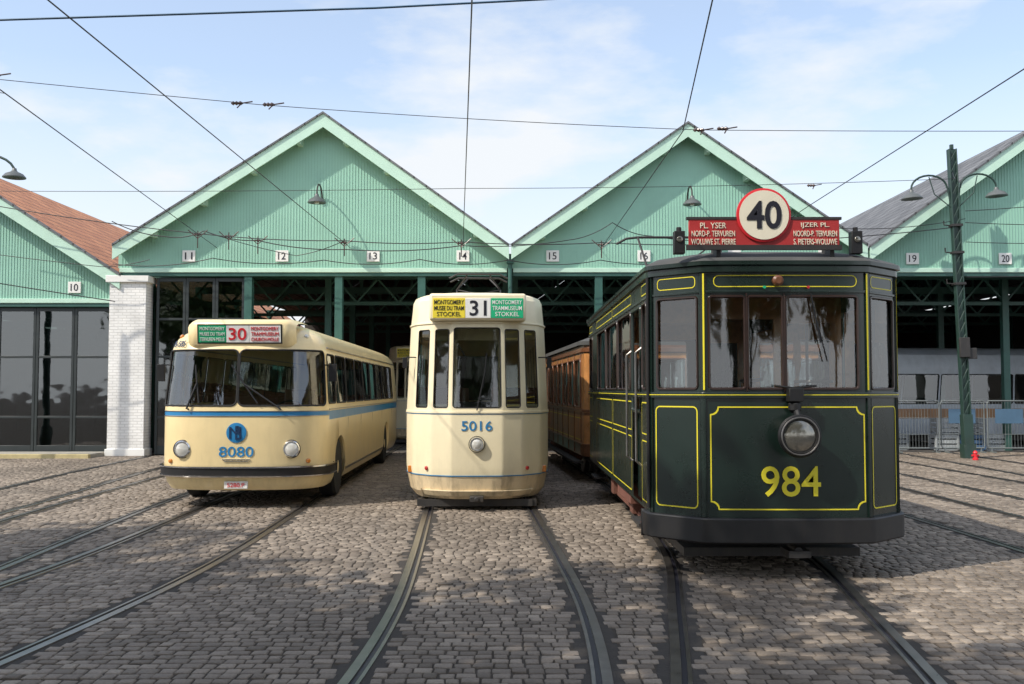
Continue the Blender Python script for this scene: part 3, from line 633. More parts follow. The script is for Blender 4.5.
# ------------------------------------------------------------------ BROWN TRAILER
def build_trailer():
    root=thing('tram_trailer','varnished brown wooden tram trailer with white curtains','tram trailer',(2.42,18.3,0),3.4)
    hw=1.1; L=9.2; half=[(0,0),(.9,.02),(1.02,.08),(1.08,.16),(1.1,.3)]
    B=Loft(half,L,hw,[(.5,0,0,0),(2.55,0,0,0)],rr=.25)
    ops=[(-.8,-.05,1.4,2.3,.06),(.05,.8,1.4,2.3,.06)]
    for sd in(1,-1):
        for k in range(8):
            t0,t1=B.sy(.5+k*1.03,sd),B.sy(1.38+k*1.03,sd); ops.append((min(t0,t1),max(t0,t1),1.4,2.3,.08))
    def mf(t,z): return 1 if z<.7 or 1.25<z<1.3 or z>2.4 else 0
    B.body(ops,mf,bands=(.7,1.25,1.3,2.4),cap=False).obj('body',[WOOD,WOODM],root,smooth=20)
    for o in ops: B.window(o,root,GLASS,WOODM,fr=.018)
    mb=MB()
    for o in ops[2:]:
        n=12
        for k in range(n):
            ta=o[0]+(o[1]-o[0])*k/n; tb=o[0]+(o[1]-o[0])*(k+1)/n
            q=[.55-.36*math.sin(math.pi*kk/n) for kk in(k,k+1)]
            oo=[-.045-.012*math.sin(kk*2.2) for kk in(k,k+1)]
            mb.add([B.pos(ta,2.3,oo[0]),B.pos(tb,2.3,oo[1]),B.pos(tb,2.3-q[1]*1.6,oo[1]),B.pos(ta,2.3-q[0]*1.6,oo[0])],[(0,1,2,3)])
    mb.obj('curtain',mat('white_curtain_cloth',(.85,.84,.80),.9),root)
    mb=MB(); w=B.sy(8.9); B.strip(mb,-w,w,1.31,1.36,.025,-.004); B.strip(mb,-w,w,.70,.73,.02,-.004); B.strip(mb,-w,w,2.42,2.5,.03,-.004)
    for sd in(1,-1):
        for k in range(9):
            t=B.sy(.43+k*1.03,sd); B.strip(mb,t-.02,t+.02,.52,2.45,.008,-.004,n=2)
    mb.obj('body_moulding',WOODM,root,bev=.004)
    mb=MB()
    for sd in(1,-1):
        for k in range(8):
            t0,t1=B.sy(.5+k*1.03,sd),B.sy(1.38+k*1.03,sd); B.ribbon(mb,min(t0,t1),max(t0,t1),.78,1.2,.012,r=.04,off=.004)
    mb.obj('yellow_lining',YEL,root)
    Rf=Loft([(x*1.06,y) for x,y in half],L+.1,hw*1.06,[(2.55,0,0,0),(2.62,0,0,0),(2.70,.2,.2,.2),(2.76,.5,.5,.5),(2.79,.95,.9,.9)],rr=.25)
    Rf.body([],lambda t,z:0).obj('roof',[ROOFC],root,smooth=30)
    mb=MB(); mb.box(-1,1,.2,L-.2,.55,.6); mb.box(-.8,.8,.2,L-.2,.3,.5); mb.obj('underframe',IRON,root)
    mb=MB()
    for x in(-.95,.95): mb.box(x-.04,x+.04,1.8,7.4,.32,.5)
    mb.obj('truck_frame',RUST,root,bev=.01)
    for x in(-1.13,1.13):
        mb=MB(); mb.box(x-.09,x+.09,.6,8.6,.34,.38); mb.obj('running_board',IRON,root)
    for y in(2.6,6.6):
        for x in(-.74,.74): wheel(root,(x,y,.36),.36,.12,rimr=.8,ty=STEEL,rm=RUST)
    for k in range(6): seat(root,0,.9+k*1.2,.6,1.7)
build_trailer()
# ------------------------------------------------------------------ GREY TRAM in the depot
def build_greytram():
    root=thing('tram','pale grey and orange tram stored crossways in the depot','tram',(9.6,31.2,0),-82)
    GR=mat('pale_grey_paint',(.50,.54,.58),.4,grime=.2); OR=mat('orange_beige_paint',(.40,.21,.10),.4,grime=.2)
    hw=1.1; half=[(0,0),(.7,.04),(.95,.18),(1.07,.5),(1.1,.7)]
    B=Loft(half,14,hw,[(.35,.05,.05,.05),(.5,0,0,0),(1.3,0,0,0),(2.5,.04,.2,.1),(2.8,.15,.4,.3),(2.98,.5,.8,.7),(3.05,1,1.2,1.1)],rr=.4)
    ops=[(-.8,.8,1.3,2.4,.1)]
    for sd in(1,-1):
        for k in range(5):
            t0,t1=B.sy(.9+k*2.5,sd),B.sy(3.32+k*2.5,sd); ops.append((min(t0,t1),max(t0,t1),1.30,2.2,.05))
    B.body(ops,lambda t,z: 1 if .85<z<1.15 else 0,bands=(.85,1.15)).obj('body',[GR,OR],root)
    for o in ops: B.window(o,root,GLASS,RUBBER,fr=.015)
    mb=MB(); mb.box(-1,1,.3,13.7,.6,.65); mb.box(-.8,.8,1,13,.15,.5); mb.obj('floor',IRON,root)
    for y in(2,4,10,12):
        for x in(-.74,.74): wheel(root,(x,y,.36),.36,.12,rimr=.8,ty=STEEL,rm=IRON)
build_greytram()
# ------------------------------------------------------------------ GROUND, SETTS, TRACKS
def catm(pts,Y):
    xs=[p[0] for p in pts]; i=max(0,min(len(pts)-2,bisect_right(xs,Y)-1))
    p0=pts[max(0,i-1)];p1=pts[i];p2=pts[i+1];p3=pts[min(len(pts)-1,i+2)]
    t=(Y-p1[0])/(p2[0]-p1[0]); d=p2[0]-p1[0]
    m1=(p2[1]-p0[1])/(p2[0]-p0[0]) if p2[0]!=p0[0] else 0; m2=(p3[1]-p1[1])/(p3[0]-p1[0]) if p3[0]!=p1[0] else 0
    t2=t*t;t3=t2*t
    return (2*t3-3*t2+1)*p1[1]+(t3-2*t2+t)*d*m1+(-2*t3+3*t2)*p2[1]+(t3-t2)*d*m2
TR={ 'a':[(2,-.75),(4,-.4),(5.8,-.22),(7.8,-.17),(10,-.24),(13.7,-.42),(18,-.62),(26,-.95),(46,-1.4)],
     'b':[(2,.95),(4,1.4),(5.8,1.72),(8,2.05),(10,2.33),(12,2.45),(17,2.48),(26,2.1),(46,1.6)],
     'c':[(2,-5.0),(4,-4.4),(6.46,-3.98),(9.8,-3.72),(14.3,-3.80),(26,-4.1),(46,-4.3)],
     'd':[(2,-6.2),(6,-5.5),(9,-5.65),(15.6,-6.1),(26,-6.35),(46,-6.4)],
     'e':[(2,-7.6),(9,-7.7),(15,-7.95),(20,-8.4),(26,-8.7),(46,-8.8)],
     'f':[(2,5.2),(6,5.9),(10,6.2),(14,6.15),(26,6.0),(46,6.0)],
     'g':[(2,7.6),(10,8.4),(15,8.8),(26,8.6),(46,8.6)],
     'h':[(2,9.6),(12,10.6),(18,11),(26,11.3),(46,11.3)]}
g=.7425
rails=[]
for k,p in TR.items(): rails+= [(p,-g),(p,g)]
SETT,nt,b=mk('cobblestone_setts'); N=nt.nodes; Lk=nt.links
at=N.new('ShaderNodeAttribute'); at.attribute_name='tone'
tc=N.new('ShaderNodeTexCoord')
cr=N.new('ShaderNodeValToRGB'); cr.color_ramp.elements[0].color=(.130,.104,.080,1); cr.color_ramp.elements[1].color=(.335,.280,.225,1)
e=cr.color_ramp.elements.new(.5); e.color=(.215,.177,.142,1)
Lk.new(at.outputs['Fac'],cr.inputs['Fac'])
n1=N.new('ShaderNodeTexNoise'); n1.inputs['Scale'].default_value=.45; n1.inputs['Detail'].default_value=8; n1.inputs['Roughness'].default_value=.7; Lk.new(tc.outputs['Object'],n1.inputs['Vector'])
m1=N.new('ShaderNodeMapRange'); m1.inputs['From Min'].default_value=.3; m1.inputs['From Max'].default_value=.7; m1.inputs['To Min'].default_value=.58; m1.inputs['To Max'].default_value=1.25; Lk.new(n1.outputs['Fac'],m1.inputs['Value'])
n2=N.new('ShaderNodeTexNoise'); n2.inputs['Scale'].default_value=55; n2.inputs['Detail'].default_value=5; Lk.new(tc.outputs['Object'],n2.inputs['Vector'])
m2=N.new('ShaderNodeMapRange'); m2.inputs['To Min'].default_value=.6; m2.inputs['To Max'].default_value=1.4; Lk.new(n2.outputs['Fac'],m2.inputs['Value'])
mu=N.new('ShaderNodeMath'); mu.operation='MULTIPLY'; Lk.new(m1.outputs['Result'],mu.inputs[0]); Lk.new(m2.outputs['Result'],mu.inputs[1])
sc=N.new('ShaderNodeVectorMath'); sc.operation='SCALE'; Lk.new(cr.outputs['Color'],sc.inputs[0]); Lk.new(mu.outputs[0],sc.inputs['Scale']); Lk.new(sc.outputs['Vector'],b.inputs['Base Color'])
b.inputs['Roughness'].default_value=.64; b.inputs['Specular IOR Level'].default_value=.35; bp=N.new('ShaderNodeBump'); bp.inputs['Strength'].default_value=.6; bp.inputs['Distance'].default_value=.008; Lk.new(n2.outputs['Fac'],bp.inputs['Height']); Lk.new(bp.outputs['Normal'],b.inputs['Normal'])
GROUND=mat('dirt_and_joints',(.060,.048,.036),.95,var=.5,scale=2,bump=.3,bscale=25)
mb=MB(); S=700; nn=28
for i in range(nn+1):
    for j in range(nn+1): mb.v.append((-S+2*S*i/nn,-S+2*S*j/nn,-.011))
for i in range(nn):
    for j in range(nn): a=i*(nn+1)+j; mb.f.append((a,a+nn+1,a+nn+2,a+1)); mb.m.append(0)
mb.obj('ground',GROUND,kind='structure',smooth=0)
rg=np.random.default_rng(3); C=[]
y=3.4
while y<27.6:
    rh=rg.uniform(.096,.114); xl=min(.56*y+2.6,16.5); x=-xl+rg.uniform(0,.15)
    rx=[catm(p,y)+o for p,o in rails]
    while x<xl:
        w=rg.uniform(.085,.14); cx=x+w/2; x+=w
        if min(abs(cx-q) for q in rx)<.085+w*.32: continue
        yy=y+rh/2+.014*math.sin(cx*.9+y*.35)+rg.normal(0,.003)
        C.append((cx,yy,w/2-.0045-abs(rg.normal(0,.0015)),rh/2-.008-abs(rg.normal(0,.0015))))
    y+=rh
C=np.array(C); n=len(C)
sg=np.array([(-1,-1),(1,-1),(1,1),(-1,1)])
vs=np.zeros((n,12,3)); dz=rg.normal(0,.0020,n); tx=rg.normal(0,.016,n); ty=rg.normal(0,.014,n)
for k in range(4):
    jx=rg.normal(0,.0034,n); jy=rg.normal(0,.0034,n)
    for lvl,(ins,z) in enumerate(((0,-.03),(.001,-.005),(.010,0))):
        X=sg[k,0]*(C[:,2]-ins)+jx; Yy=sg[k,1]*(C[:,3]-ins)+jy
        vs[:,lvl*4+k,0]=C[:,0]+X; vs[:,lvl*4+k,1]=C[:,1]+Yy; vs[:,lvl*4+k,2]=z+dz+(X*tx+Yy*ty if lvl else 0)
fb=[]
for l in(0,1):
    for k in range(4): k2=(k+1)%4; fb.append((l*4+k,l*4+k2,(l+1)*4+k2,(l+1)*4+k))
fb.append((8,9,10,11)); fb=np.array(fb); F=(fb[None]+(np.arange(n)*12)[:,None,None]).reshape(-1,4)
me=bpy.data.meshes.new('cobblestone_paving'); me.from_pydata(vs.reshape(-1,3).tolist(),[],F.tolist())
tone=np.clip(rg.normal(.48,.22,n),0,1); a=me.attributes.new('tone','FLOAT','FACE'); a.data.foreach_set('value',np.repeat(tone,9))
me.materials.append(SETT); me.shade_smooth(); me.set_sharp_from_angle(angle=math.radians(60))
o=bpy.data.objects.new('cobblestone_paving',me); col.objects.link(o); o['kind']='structure'
FILL=mat('dark_rail_bedding',(.045,.038,.032),.9,var=.35,scale=9,bump=.5)
RAILM=mat('polished_rail_steel',(.26,.24,.22),.30,metal=.9,var=.35,scale=5,bump=.08)
lab={'a':'curving grooved tram track under the pale tram','b':'curving grooved tram track under the dark green tram','c':'grooved tram track under the bus'}
for k,p in TR.items():
    root=thing('tram_track',lab.get(k,'grooved steel tram track set in cobblestones'),'tram track',(0,0,0),group='tram tracks into the depot')
    for o_ in(-g,g):
        mb=MB(); Ys=[2.2+.3*i for i in range(int((45-2.2)/.3))]; sd=1 if o_>0 else -1
        prof=[(-.15,-.008,0),(-.068,-.005,0),(-.066,.004,1),(-.002,.005,1),(.0,-.010,2),(.034,-.010,2),(.036,.003,1),(.060,.003,1),(.062,-.005,0),(.15,-.008,0)]
        for Y in Ys:
            x=catm(p,Y)+o_; dx=(catm(p,Y+.05)-catm(p,Y-.05))/.1
            for q,z,_ in prof: mb.v.append((x-q*sd,Y+q*sd*dx,z))
        m_=len(prof)
        for i in range(len(Ys)-1):
            for j in range(m_-1):
                mi=0 if j in(0,8) else (2 if j in(4,) else 1)
                f=(i*m_+j,i*m_+j+1,(i+1)*m_+j+1,(i+1)*m_+j)
                mb.f.append(f if sd<0 else f[::-1]); mb.m.append(mi)
        mb.obj('rail',[FILL,RAILM,SBLK],root,smooth=30)
# ------------------------------------------------------------------ DEPOT
YF=26.3
def depot(x0,xp,x1,ze,zp,roofm,label,nums,zl=4.95,depth=24,columns=(),zo=None,yf=YF,plate_h=5.27):
    root=thing('tram_depot',label,'depot building',(0,yf,0),group='green gabled depot halls')
    def zt(x): return ze+(zp-ze)*((x-x0)/(xp-x0) if x<xp else (x1-x)/(x1-xp))
    mb=MB(); mb.add([(x0,0,zl),(x1,0,zl),(x1,0,ze),(xp,0,zp),(x0,0,ze),(x0,.12,zl),(x1,.12,zl),(x1,.12,ze),(xp,.12,zp),(x0,.12,ze)],[(0,1,2,3,4),(9,8,7,6,5),(0,5,6,1)])
    x=x0+.1
    while x<x1-.05:
        mb.box(x,x+.012,-.012,.001,zl+.002,zt(x+.011)-.05); x+=.078
    mb.obj('gable_wall',GWALL,root,smooth=0)
    mb=MB(); ov=.40
    for xa,za,xb,zb in ((x0-.0,ze,xp,zp),(xp,zp,x1,ze)):
        mb.add([(xa,-ov,za+.10),(xb,-ov,zb+.10),(xb,depth,zb+.10),(xa,depth,za+.10),(xa,-ov,za+.02),(xb,-ov,zb+.02),(xb,depth,zb+.02),(xa,depth,za+.02)],[(0,1,2,3),(7,6,5,4),(0,4,5,1),(1,5,6,2),(2,6,7,3),(3,7,4,0)])
    mb.obj('roof',roofm,root,smooth=0)
    mb=MB()
    for xa,za,xb,zb in ((x0,ze,xp,zp),(xp,zp,x1,ze)):
        mb.add([(xa,-ov-.03,za+.13),(xb,-ov-.03,zb+.13),(xb,-ov-.03,zb-.25),(xa,-ov-.03,za-.25),(xa,-ov+.02,za+.13),(xb,-ov+.02,zb+.13),(xb,-ov+.02,zb-.25),(xa,-ov+.02,za-.25)],[(3,2,1,0),(4,5,6,7),(0,1,5,4),(1,2,6,5),(2,3,7,6),(3,0,4,7)],0)
        mb.add([(xa,-ov-.07,za+.16),(xb,-ov-.07,zb+.16),(xb,-ov-.07,zb+.105),(xa,-ov-.07,za+.105),(xa,-ov+.06,za+.16),(xb,-ov+.06,zb+.16),(xb,-ov+.06,zb+.105),(xa,-ov+.06,za+.105)],[(3,2,1,0),(4,5,6,7),(0,1,5,4),(1,2,6,5),(2,3,7,6),(3,0,4,7)],1)
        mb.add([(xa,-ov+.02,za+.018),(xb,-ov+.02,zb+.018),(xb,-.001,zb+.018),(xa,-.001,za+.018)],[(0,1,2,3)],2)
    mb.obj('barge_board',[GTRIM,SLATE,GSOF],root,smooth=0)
    for q in(.18,.42,.66,.88):
        for xa,za in ((x0+(xp-x0)*q,ze+(zp-ze)*q),(x1-(x1-xp)*q,ze+(zp-ze)*q)):
            mb=MB(); mb.box(xa-.06,xa+.06,-ov+.03,.0,za-.26,za-.05); mb.obj('purlin_end',GTRIM,root,smooth=0)
    mb=MB(); mb.box(x0+.05,x1-.05,-.06,.20,zl-.12,zl); mb.box(x0+.05,x1-.05,-.03,.10,zl-.22,zl-.12,1); mb.obj('door_lintel',[GTRIM,GPOST],root,bev=.01)
    for xn,s_ in nums:
        mb=MB(); mb.box(xn-.17,xn+.17,-.05,-.02,plate_h-.15,plate_h+.15); pl=mb.obj('number_plate',WHITE,root,bev=.005)
        text(s_,(xn,-.053,plate_h),.20 if len(s_)>1 else .1,.19,SBLK,pl,bold=.006)
    for xc in columns:
        mb=MB(); mb.box(xc-.10,xc+.10,-.0,.04,0,zl-.22); mb.box(xc-.10,xc+.10,.20,.24,0,zl-.22); mb.box(xc-.02,xc+.02,.04,.20,0,zl-.22); mb.box(xc-.16,xc+.16,-.04,.28,0,.12); mb.obj('column',GPOST,root)
    for ky,yy in enumerate((2.2,6.5,11,16)):
        mb=MB(); mb.beam((x0,yy,zl+.05),(x1,yy,zl+.05),.14,.22)
        mb.beam((x0,yy,ze-.05),(xp,yy,zp-.1),.12,.18); mb.beam((xp,yy,zp-.1),(x1,yy,ze-.05),.12,.18); mb.beam((xp,yy,zl),(xp,yy,zp-.1),.1,.1)
        for q in(.33,.66):
            for s_ in(0,1):
                xa=x0+(xp-x0)*q if s_==0 else x1-(x1-xp)*q; xb=x0+(xp-x0)*(q+.3) if s_==0 else x1-(x1-xp)*(q+.3)
                za=ze+(zp-ze)*q-.1; mb.beam((xa,yy,zl),(xa,yy,za),.08,.08); mb.beam((xa,yy,za),(xb,yy,zl),.07,.07)
        mb.beam((x0,yy,zl-.75),(x1,yy,zl-.75),.08,.10)
        xx=x0+.6
        while xx<x1-1.2: mb.beam((xx,yy,zl-.05),(xx+.6,yy,zl-.72),.05,.05); mb.beam((xx+.6,yy,zl-.72),(xx+1.2,yy,zl-.05),.05,.05); xx+=1.2
        for xc in(x0+.1,x1-.1,(x0+x1)/2): mb.box(xc-.09,xc+.09,yy-.09,yy+.09,0,zl)
        mb.obj('roof_truss',GPOST,root,smooth=0)
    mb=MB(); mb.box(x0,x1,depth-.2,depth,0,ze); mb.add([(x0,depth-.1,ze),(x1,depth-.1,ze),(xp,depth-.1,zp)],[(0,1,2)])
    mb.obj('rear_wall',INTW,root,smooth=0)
    return root
H1=depot(-10.45,-4.97,-.08,5.38,8.88,SLATE,'pale green plank gable hall with open doors numbered 11 to 14',[(-8.57,'11'),(-6.1,'12'),(-3.68,'13'),(-1.3,'14')],columns=(-4.6,-2.4,-7.0))
H2=depot(-.02,4.63,9.3,5.38,8.62,SLATE,'pale green plank gable hall with open doors numbered 15 to 18',[(1.08,'15'),(3.5,'16'),(5.9,'17'),(8.3,'18')],columns=(2.3,4.6,7.0))
H3=depot(9.36,14.1,18.9,5.35,8.75,SLATE,'green plank gable hall with slate roof sheltering a grey tram',[(10.62,'19'),(13.08,'20'),(15.5,'21')],columns=(14.2,),plate_h=4.98+.22)
H0=depot(-21.2,-15.7,-10.3,4.62,8.1,TILE,'green plank gable hall with orange tiled roof and glazed doors',[(-11.65,'10'),(-14.2,'9')],zl=4.15,plate_h=4.45,yf=YF+.15)
def glazed(root,x0,x1,z1,n,y=.08,rails_=(1.0,2.6),ang=0,fw=.07):
    w=(x1-x0)/n
    for k in range(n):
        a=x0+k*w; b_=a+w-.01; mb=MB()
        mb.box(a,a+fw,y,y+.06,.02,z1); mb.box(b_-fw,b_,y,y+.06,.02,z1); mb.box(a+fw,b_-fw,y,y+.06,.02,.25); mb.box(a+fw,b_-fw,y,y+.06,z1-.1,z1)
        for r in rails_: mb.box(a+fw,b_-fw,y+.005,y+.055,r-.03,r+.03)
        d=mb.obj('door',DFRAME,root,bev=.006)
        gb=MB(); gb.box(a+fw,b_-fw,y+.028,y+.034,.25,z1-.1); gb.obj('window_pane',GLASSD,d)
glazed(H0,-20.9,-10.65,3.92,10)
glazed(H1,-9.45,-7.1,4.70,3,rails_=(1.0,2.6,3.6))
mb=MB(); mb.tube([(-.05,-.14,5.3),(-.05,-.14,0.05)],.055,10); mb.box(-.14,.04,-.24,-.05,5.05,5.3); mb.obj('downpipe',GPOST,H2)
mb=MB(); mb.tube([(9.33,-.14,5.2),(9.33,-.14,0.05)],.055,10); mb.obj('downpipe',GPOST,H3)
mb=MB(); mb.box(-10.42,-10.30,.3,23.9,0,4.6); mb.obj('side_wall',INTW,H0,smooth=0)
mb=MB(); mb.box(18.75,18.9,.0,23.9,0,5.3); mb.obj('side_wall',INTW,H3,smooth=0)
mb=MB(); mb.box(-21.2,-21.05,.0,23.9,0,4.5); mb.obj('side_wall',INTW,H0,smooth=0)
mb=MB(); mb.box(-10.58,-9.62,YF-.22,YF+.30,0,4.55); mb.box(-10.66,-9.54,YF-.30,YF+.34,4.55,4.72,1); mb.box(-10.62,-9.58,YF-.26,YF+.32,0,.18,1)
mb.obj('brick_pier',[WBRICK,WHITE],label='white painted brick pier between two depot halls',category='pillar',bev=.008)
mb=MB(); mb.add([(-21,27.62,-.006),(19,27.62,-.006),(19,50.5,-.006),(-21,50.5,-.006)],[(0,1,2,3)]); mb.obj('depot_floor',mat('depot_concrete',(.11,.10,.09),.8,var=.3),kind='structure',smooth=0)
mb=MB(); mb.box(-21.5,-10.66,25.3,26.35,-.02,.10); mb.box(-21.5,-10.66,25.16,25.3,-.02,.105,1); mb.obj('pavement',[mat('concrete_pavement',(.32,.30,.26),.85,var=.2,bump=.2),mat('worn_yellow_kerb',(.50,.42,.22),.8,var=.3,bump=.2)],kind='structure',smooth=0,bev=.01)
# ------------------------------------------------------------------ lamps, posts
SHADE=mat('grey_enamel_shade',(.10,.11,.11),.4,var=.1)
def shade(mb,c,r=.21):
    mb.lathe(c,(0,0,-1),[(.045,-.16),(.06,-.10),(.09,-.07),(r*.75,-.02),(r,.06),(r,.075),(r*.9,.06),(r*.5,.0)],20)
def walllamp(x,z):
    root=thing('wall_lamp','gooseneck lamp with dark shade on the green gable','lamp',(x,YF,z),group='gooseneck lamps on the gables')
    mb=MB(); pts=[(0,-.03,0)]+[(0,-.05-.35*(1-math.cos(a)),.30*math.sin(a)+.05) for a in [math.pi*k/10 for k in range(11)]]; mb.tube(pts,.022,8,ref=(1,0,0)); mb.lathe((0,-.02,0),(0,-1,0),[(.07,0),(.07,.03)],12); mb.obj('lamp_arm',IRON,root)
    mb=MB(); shade(mb,(0,-.75,-.12),.24); mb.obj('lamp_shade',SHADE,root)
    mb=MB(); mb.lathe((0,-.75,-.12),(0,0,-1),[(.05,-.02),(.07,.04),(.06,.09),(.01,.11)],12); mb.obj('bulb',LENS,root)
walllamp(-5.05,6.75); walllamp(4.66,6.7)
root=thing('street_lamp','tall dark green post with two gooseneck lamps beside the depot','street lamp',(11.55,25.3,0)); root.rotation_euler=(0,math.radians(-1.9),0)
mb=MB()
for x in(-.09,.09):
    mb.box(x-.016,x+.016,-.08,.08,0,7.9)
for k in range(26):
    z=.2+k*.295; mb.beam((-.08,-.065,z),(.08,-.065,z+.29),.012,.028); mb.beam((.08,.065,z),(-.08,.065,z+.29),.012,.028)
mb.box(-.075,.075,-.025,.025,0,7.9); mb.box(-.15,.15,-.14,.14,0,.35); mb.box(-.12,.12,-.11,.11,.35,1.1); mb.box(-.04,.04,-.04,.04,7.9,8.02); mb.obj('lamp_post',DPOST,root,bev=.006)
for sd in(-1,1):
    mb=MB(); mb.tube([(sd*.10,0,6.5),(sd*.15,0,6.9)]+[(sd*(.17+.46*(1-math.cos(a))),0,6.9+.34*math.sin(a)) for a in [math.pi*k/12 for k in range(13)]],.026,8,ref=(0,1,0)); mb.tube([(sd*.10,0,6.4),(sd*.5,0,6.75),(sd*.62,0,7.2)],.015,6,ref=(0,1,0)); mb.obj('lamp_arm',DPOST,root)
    mb=MB(); shade(mb,(sd*1.09,0,6.72),.27); mb.obj('lamp_shade',SHADE,root)
mb=MB(); mb.box(-.13,.13,-.16,-.09,2.55,3.05); mb.box(.10,.32,-.11,-.08,2.5,2.78,1); mb.obj('sign_box',[IRON,IRON],root,bev=.01)
mb=MB()
for z in (5.9,5.2,4.4): mb.box(-.14,.14,-.11,.11,z,z+.06); mb.tube([(-.14,0,z+.03),(-.30,0,z+.05),(-.30,0,z+.16)],.018,6)
mb.obj('cable_clamp',IRON,root)
root=thing('street_lamp','street lamp with dark hanging shade near the tiled hall','street lamp',(-13.6,24.0,0))
mb=MB(); mb.lathe((0,0,0),(0,0,1),[(.16,0),(.16,.6),(.10,.7),(.07,7.0),(.05,7.3)],14); mb.obj('lamp_post',DPOST,root)
mb=MB(); mb.tube([(0,0,7.0)]+[(.75*(1-math.cos(a)),0,7.0+.45*math.sin(a)) for a in [math.pi*k/12 for k in range(12)]],.03,8,ref=(0,1,0)); mb.obj('lamp_arm',DPOST,root)
mb=MB(); shade(mb,(1.49,0,6.95),.27); mb.obj('lamp_shade',SHADE,root)
hx,hy=11.40,24.6
mb=MB(); mb.lathe((hx,hy,0),(0,0,1),[(.07,0),(.07,.04),(.045,.06),(.045,.15),(.06,.17),(.045,.21),(.02,.23)],14); mb.tube([(hx-.09,hy,.11),(hx+.09,hy,.11)],.024,8); mb.obj('hydrant',SRED,label='small red hydrant at foot of the lamp post',category='hydrant')
# ------------------------------------------------------------------ barriers and crates
BW=mat('grey_barrier_steel',(.16,.18,.18),.5,var=.1); BB=mat('blue_barrier_banner',(.07,.14,.22),.5)
for k in range(5):
    root=thing('barrier','pale metal crowd barrier in front of the hall','barrier',(9.9+k*1.28,27.6-.05*(k%2),0),R.uniform(-4,4),group='crowd barriers along hall opening')
    mb=MB()
    mb.tube([(-.58,0,.12),(-.60,0,.2),(-.60,0,1.38),(-.56,0,1.42),(.56,0,1.42),(.60,0,1.38),(.60,0,.2),(.58,0,.12)],.02,8,True,ref=(0,1,0))
    for q in range(14): mb.tube([(-.54+q*.083,0,.14),(-.54+q*.083,0,1.42)],.005,5,ref=(0,1,0))
    for z in(.5,.95): mb.tube([(-.6,0,z),(.6,0,z)],.008,5)
    for x in(-.5,.5): mb.box(x-.02,x+.02,-.25,.25,0,.03); mb.box(x-.015,x+.015,-.015,.015,.03,.14)
    mb.obj('barrier_frame',BW,root)
    if k in(2,3):
        mb=MB(); mb.box(-.4,.35,-.02,-.012,.8,1.2); mb.obj('banner',BB,root)
CR=[mat('white_plastic_crate',(.42,.45,.46),.5,grime=.2),mat('blue_plastic_crate',(.06,.13,.24),.5,grime=.2),mat('grey_plastic_crate',(.2,.22,.23),.5,grime=.2)]
for k,(x,y_,z,mi) in enumerate(((12.4,28.7,0,0),(12.45,28.7,.46,0),(13.1,28.6,0,1),(13.15,28.65,.46,2),(13.8,28.7,0,0),(11.0,28.8,0,2))):
    mb=MB(); w2,d2,h2=.31,.22,.44
    mb.box(x-w2,x+w2,y_-d2,y_+d2,z+.0,z+.03)
    for sx_ in(-1,1):
        for sy_ in(-1,1): mb.box(x+sx_*w2-.03,x+sx_*w2+.03,y_+sy_*d2-.03,y_+sy_*d2+.03,z+.03,z+h2)
    for q in range(3):
        zz=z+.06+q*.14; mb.box(x-w2,x+w2,y_-d2-.012,y_-d2+.012,zz,zz+.10); mb.box(x-w2,x+w2,y_+d2-.012,y_+d2+.012,zz,zz+.10); mb.box(x-w2-.012,x-w2+.012,y_-d2,y_+d2,zz,zz+.10); mb.box(x+w2-.012,x+w2+.012,y_-d2,y_+d2,zz,zz+.10)
    mb.obj('plastic_crate',CR[mi],label=('white','blue','grey')[mi]+' slatted plastic crate stacked behind the barriers',category='crate',group='crates behind the barriers',smooth=0)
# ------------------------------------------------------------------ overhead wires
WM=mat('dark_wire',(.025,.025,.028),.5); WB=mat('blue_grey_cable',(.05,.12,.20),.5)
def wire(pts,r=.008,label='thin dark overhead tram wire crossing the yard',sag=.0,n=14,m=WM):
    mb=MB(); P=[V(p) for p in pts]; path=[]
    for i in range(len(P)-1):
        for k in range(n+(1 if i==len(P)-2 else 0)):
            q=k/n; p=P[i].lerp(P[i+1],q); p.z-=sag*4*q*(1-q); path.append(p)
    mb.tube(path,r,6); o=mb.obj('overhead_wire',m,label=label,category='wire',group='overhead wires above the yard'); return o
cl='dark contact wire running into the depot above the rails'
wire([(-4.6,2,5.5),(-4.5,9.67,5.5),(-4.3,26,5.5),(-4.3,45,5.2)],label=cl)
wire([(-5.5,2,5.55),(-6.5,12.6,5.52),(-7.75,26,5.45)],label=cl)
wire([(0.02,2,5.5),(-1.3,26.2,5.5),(-1.4,45,5.2)],label=cl)
wire([(1.1,2,5.5),(2.5,14.4,5.5),(2.35,26.2,5.45),(2.3,45,5.2)],label=cl)
wire([(6.0,2,5.55),(6.07,11.8,5.52),(6.1,20.4,5.5),(6.1,26.2,5.4)],label=cl)
wire([(-14,12.0,6.35),(-3.6,14.0,5.78),(2.75,14.4,5.52),(13,14.6,5.6)],r=.005,sag=.03)
wire([(-14,20,5.78),(-1,20,5.80),(9,20,6.0),(11.3,25.3,7.3)],r=.006,sag=.05)
wire([(-9,10,5.36),(-5.1,10,5.5),(-1.4,10,5.62),(3,10,5.85)],r=.011,sag=.0,label='thick blue grey cable high across the yard',m=WB)
wire([(-14,25.6,6.6),(-8.1,25.5,5.75),(-4.3,25.4,5.55),(-1.3,25.4,5.52),(2.3,25.4,5.5),(6.1,25.4,5.5),(11.5,25.3,5.9)],r=.013,sag=.06)
sc_l='sagging black cable looped along the gable front'
wire([(-10.4,25.7,6.1),(-9.0,25.7,5.7),(-8.0,25.7,5.85),(-6.6,25.7,5.6),(-4.3,25.6,5.35),(-1.3,25.6,5.45)],r=.014,sag=.08,label=sc_l)
